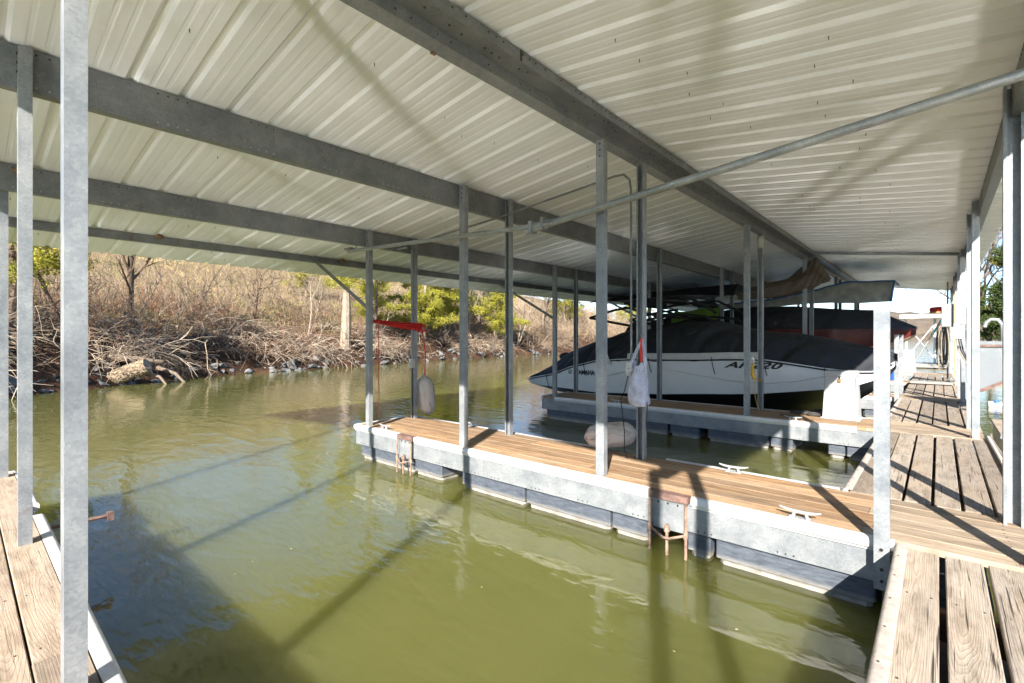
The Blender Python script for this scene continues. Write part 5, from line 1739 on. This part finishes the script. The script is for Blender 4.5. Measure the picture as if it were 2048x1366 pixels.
# short post at the corner of the near walkway
sp = empty('short_post', (-0.262, 3.70, -0.27), 'short free-standing galvanised post bolted to the dock corner', 'post')
place('channel', post_mesh('channel', 1.43, 1, .078, .05, base=-0.275), M['post'], sp, (-0.262, 3.695, 0))
for z in (-.22, -.15, -.03):
    MB().lathe([(.009, -.006), (.009, .004)], (-0.262, 3.667, z), 8, 'y').build('bolt', M['bolt'], sp)
# two more short posts farther along
for k, (y, lb) in enumerate(((f3n - .1, 'short galvanised post standing right of the boat bow'), (f3f + .3, 'thin short post just behind the boat bow, second of two'))):
    s2 = empty('short_post', (-0.62, y, -.27), lb, 'post', 'short posts at slip corners')
    place('channel', post_mesh('channel', 1.30, 1, .075, .05, base=-.27), M['post'], s2, (-0.655 + .01 * k, y, 0))
    MB().box(-0.70, -0.61, y - .04, y + .04, -.30, -.26).build('foot_plate', M['fascia'], s2)

# ------------------------------------------------------------------ lake end clutter
M['ramp'] = plain('grey_ramp_board', (.24, .23, .21), .7, 0, .15, 8)
rb_ = empty('ramp_board', (-.15, 17.0, 0), 'grey board laid across the far walkway with a stone on its end', 'board')
MB().box(-.58, .26, 16.65, 17.05, .03, .09).build('board', M['ramp'], rb_)
MB().box(-.50, .20, 16.70, 17.0, .004, .03).build('batten', M['wood_dark'], rb_)
MB().lathe([(.06, 0), (.09, .05), (.05, .12)], (.22, 16.85, .09), 7).build('stone', M['rock'], rb_)
tub = empty('blue_tub', (-1.0, 18.0, 0), 'small bright blue tub on the far finger dock', 'tub')
M['blue'] = plain('blue_plastic', (.015, .10, .48), .4, 0, .08)
MB().lathe([(.09, .0), (.12, .2), (.13, .2), (.13, .225), (.11, .225)], (-1.02, 18.0, .0), 18).build('body', M['blue'], tub, True)
MB().tube([(-1.14, 18.0, .2), (-1.10, 17.9, .10), (-.94, 17.9, .10), (-.90, 18.0, .2)], .006, 6).build('bail', M['bolt'], tub, True)
b2_ = empty('dock_box', (-.85, 22.4, 0), 'wide white dock box near the lake end of the walkway', 'dock box')
taper('body', -1.15, -.62, 22.2, 22.7, 0, .72, .05, M['boxwhite'], b2_)
taper('lid', -1.12, -.65, 22.21, 22.69, .715, .79, .015, M['boxwhite'], b2_)
wd = M['wood_orange'] = plain('new_orange_lumber', (.44, .24, .11), .75, 0, .2, 9)
fr = empty('equipment_stand', (.24, 18.2, 0), 'orange lumber stand with a shelf beside the hose coil', 'shelf')
MB().box(.15, .19, 18.2, 18.29, 0, 2.78).build('upright', wd, fr)
MB().box(.29, .33, 17.55, 17.64, 0, 2.75).build('upright', wd, fr)
MB().box(-.22, .20, 18.1, 18.4, 1.93, 1.965).build('shelf', wd, fr)
mb = MB(); mb.lathe([(.02, -.19), (.07, -.16), (.085, 0), (.08, .14), (.02, .19)], (-.03, 18.25, 2.02), 12, 'x')
tag(mb.build('life_vest', plain('red_nylon', (.50, .03, .02), .7, 0, .2, 12), None, True, origin=(-.03, 18.25, 1.97)), 'folded red life vest lying on the orange shelf', 'life vest')
pn = empty('electric_panel', (.29, 17.4, 1.2), 'grey electric panel fixed near the lake end of the walkway', 'electric panel')
MB().box(.04, .28, 17.25, 17.36, 1.52, 2.12).build('cabinet', plain('grey_painted_steel', (.26, .25, .24), .5, .1, .06), pn)
MB().box(.05, .27, 17.238, 17.249, 1.535, 2.105).build('door', plain('grey_panel_door', (.29, .28, .27), .45, .1, .06), pn)
hc = empty('hose_coil', (.1, 18.9, .9), 'tan and black hoses coiled on a hook at the far walkway', 'hose')
M['hose_tan'] = plain('tan_hose', (.26, .22, .17), .6, 0, .2)
M['hose_black'] = plain('black_hose', (.03, .03, .03), .5, 0, .2)
for k in range(13):
    w = random.uniform(.08, .2); l_ = random.uniform(.85, 1.25); x = .08 + random.uniform(-.07, .07); y = 18.15 - k * .012
    pts = [(x + w * .5 * math.sin(t_), y + .03 * math.cos(t_ * 2), 1.55 - l_ * .5 * (1 - math.cos(t_))) for t_ in np.linspace(0, 2 * math.pi, 22)]
    MB().tube(pts, .012, 6).build('loop', M['hose_tan' if k % 3 else 'hose_black'], hc, True)
bp = empty('boat_brush_pole', (-.7, 18.6, .1), 'leaning white pole with two teal bands', 'pole')
A_, B_ = Vector((-.78, 17.9, .04)), Vector((.16, 17.9, 1.95))
def seg_(f0, f1, r, nm, m): MB().tube([A_.lerp(B_, f0), A_.lerp(B_, f1)], r, 10).build(nm, m, bp, True)
seg_(0, .62, .014, 'shaft', plain('aluminium_pole', (.45, .42, .38), .4, .4, .1))
seg_(.62, .70, .028, 'float_band', M['boxwhite']); seg_(.70, .76, .029, 'teal_band', plain('teal_foam', (.0, .32, .38), .6, 0, .08))
seg_(.76, .85, .028, 'float_band', M['boxwhite']); seg_(.85, .91, .029, 'teal_band', M['blue'].copy() if False else bpy.data.materials['teal_foam']); seg_(.91, 1.0, .026, 'float_band', M['boxwhite'])
mt = empty('meter_box', (.30, near[3] - .2, .8), 'pale meter box with curved cables on a walkway post', 'meter box')
MB().box(.20, .34, 12.45, 12.53, 1.22, 1.50).build('housing', M['box_grey'], mt)
MB().box(.21, .33, 12.44, 12.449, 1.24, 1.48).build('door', M['boxwhite'], mt)
for k in range(3): MB().tube([(.24 + k * .03, 12.5, 1.22), (.27 + k * .03, 12.4, 1.0), (.36 + k * .02, 12.1, .8), (.42, 11.9, .4)], .012, 6).build('cable', M['hose_black' if k else 'hose_tan'], mt, True)
MB().box(.29, .37, 12.42, 12.50, 1.50, 2.75).build('riser_duct', M['box_grey'], mt)
hs = MB(); hs.tube([(.445, 8.3, .03), (.452, 7.6, .025), (.458, 6.9, .03), (.462, 6.2, .025), (.468, 5.5, .03), (.475, 4.7, .025), (.48, 3.9, .03)], .018, 7)
tag(hs.build('water_hose', plain('pale_hose', (.55, .47, .42), .6, 0, .15), None, True, origin=(.445, 8.3, .03)), 'pale hose lying along the water edge of the walkway', 'hose')
hs = MB(); hs.tube([(.50, 8.9, -.02), (.47, 8.2, .02), (.49, 7.6, .0), (.50, 6.8, .01), (.50, 5.9, .0), (.51, 5.0, .0)], .014, 7)
tag(hs.build('shore_cable', M['hose_tan'], None, True, origin=(.50, 8.9, 0)), 'thin tan cable beside the pale hose on the walkway edge', 'cable')

# right of the walkway
gw = empty('gangway_panel', (.9, 11.3, .3), 'pale triangular metal side panel with rusty edges over the water', 'gangway')
M['palemetal'] = plain('pale_painted_steel', (.17, .185, .195), .45, .1, .06, 4)
def prism(name, pts, y0, y1, mat, par):
    mb = MB(); mb.extrude(pts, y0, y1, 'y'); return mb.build(name, mat, par)
prism('panel', [(.48, .36), (.56, .38), (1.55, 1.02), (1.55, 1.12), (.48, 1.12)], 11.30, 11.32, M['palemetal'], gw)
prism('top_rail', [(.46, 1.125), (1.6, 1.125), (1.6, 1.18), (.46, 1.18)], 11.27, 11.35, M['palemetal'], gw)
prism('rusty_top_strip', [(.47, 1.085), (1.58, 1.085), (1.58, 1.122), (.47, 1.122)], 11.275, 11.298, M['rust_brown'], gw)
prism('rusty_lower_edge', [(.46, .33), (.53, .33), (1.6, 1.00), (1.6, 1.05), (.53, .385), (.46, .385)], 11.26, 11.345, M['rust_brown'], gw)
MB().box(.40, .46, 11.25, 11.36, .0, 1.2).build('end_post', wd, gw)
ld = empty('low_float', (1.1, 10.2, -.2), 'low plank float with a perforated pale metal edge beside the walkway', 'dock')
for k in range(5):
    place('plank', get_plank(1.62, .165), M['wood_walk'], ld, (.72 + k * .18, 9.62, -.10), (0, 0, math.pi / 2))
MB().box(.64, 1.55, 9.595, 9.61, -.17, -.095).build('metal_edge', M['palemetal'], ld)
MB().box(.66, 1.52, 9.62, 11.2, -.60, -.14).build('tank', plain('stained_cream_float', (.42, .37, .26), .7, 0, .35, 3), ld)
mb = MB()
for k in range(14): mb.lathe([(.012, -.002), (.012, .002)], (.68 + k * .06, 9.594, -.13), 8, 'y')
tag(mb.build('edge_holes', M['bolt'], ld), kind='stuff')
gn = MB(); gn.tube([(.80, 11.6, .6), (.80, 11.6, 1.35), (.79, 11.6, 1.46), (.74, 11.6, 1.54), (.66, 11.6, 1.55), (.60, 11.6, 1.50), (.575, 11.6, 1.42)], .032, 10)
tag(gn.build('gooseneck_vent', M['pipe'], None, True, origin=(.80, 11.6, .6)), 'curved steel gooseneck pipe above the pale panel', 'pipe')
cup = empty('floating_jug', (1.05, 16.9, WATER), 'blue and white plastic jug floating right of the walkway', 'jug')
MB().lathe([(.02, -.16), (.09, -.14), (.1, 0), (.09, .14), (.03, .18)], (1.05, 16.9, WATER + .04), 12, 'x').build('body', M['boxwhite'], cup, True)
MB().lathe([(.09, -.10), (.095, -.02), (.06, .04)], (1.05, 16.9, WATER + .10), 12, 'z').build('cap', M['blue'], cup, True)
bl = MB(); bl.tube([(.9, 24.5, WATER + .02), (1.8, 24.9, WATER + .02), (3.0, 25.2, WATER + .02), (5.0, 25.4, WATER + .02)], .10, 8)
tag(bl.build('floating_log', M['bark_pale'], None, True, origin=(.9, 24.5, WATER)), 'pale log floating beyond the triangular panel', 'log')
wf = empty('white_frame_dock', (-1.0, 36, WATER), 'small white framed swim dock with crossed braces out on the lake', 'dock')
M['wp'] = plain('white_paint', (.75, .74, .72), .6, 0, .08)
for x in (-1.45, -.2): MB().tube([(x, 36, WATER - .2), (x, 36, 2.3)], .06, 8).build('leg', M['wp'], wf)
MB().box(-1.7, .1, 35.3, 36.7, 2.3, 2.5).build('roof', M['wp'], wf)
MB().tube([(-1.4, 36, 1.9), (-.25, 36, .1)], .022, 6).build('brace', M['wp'], wf)
MB().tube([(-.25, 36, 1.9), (-1.4, 36, .1)], .022, 6).build('brace', M['wp'], wf)
MB().box(-2.0, .3, 35, 37, WATER + .05, WATER + .25).build('platform', M['ramp'], wf)

# trees on the right and beyond the lake end
GR = 'trees right of the dock'
bare_tree('bare_tree', 'dark bare tree whose branches hang beside the lake end of the roof', (2.3, 37.5, .2), 9.0, .17, (-.22, -.05), 5, 3, 'bark_mid', 1.0, 1, GR, .40, .010)
bare_tree('bare_tree', 'tall bare tree with fine twigs against the sky at the right', (3.4, 36, .9), 12, .15, (-.05, 0), 5, 3, 'bark_mid', .9, 1, GR, .42, .010)
bare_tree('bare_tree', 'second bare tree behind the evergreen at the right edge', (4.6, 41, 1.2), 13, .2, (-.05, 0), 5, 3, 'bark_dark', .9, 1, GR, .42, .012)
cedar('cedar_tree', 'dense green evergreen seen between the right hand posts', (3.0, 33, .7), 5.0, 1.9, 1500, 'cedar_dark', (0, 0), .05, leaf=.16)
cedar('cedar_tree', 'yellowish evergreen at the right picture edge', (4.5, 37, 1.0), 8.0, 2.2, 1500, 'cedar', (0, 0), .05, leaf=.16)
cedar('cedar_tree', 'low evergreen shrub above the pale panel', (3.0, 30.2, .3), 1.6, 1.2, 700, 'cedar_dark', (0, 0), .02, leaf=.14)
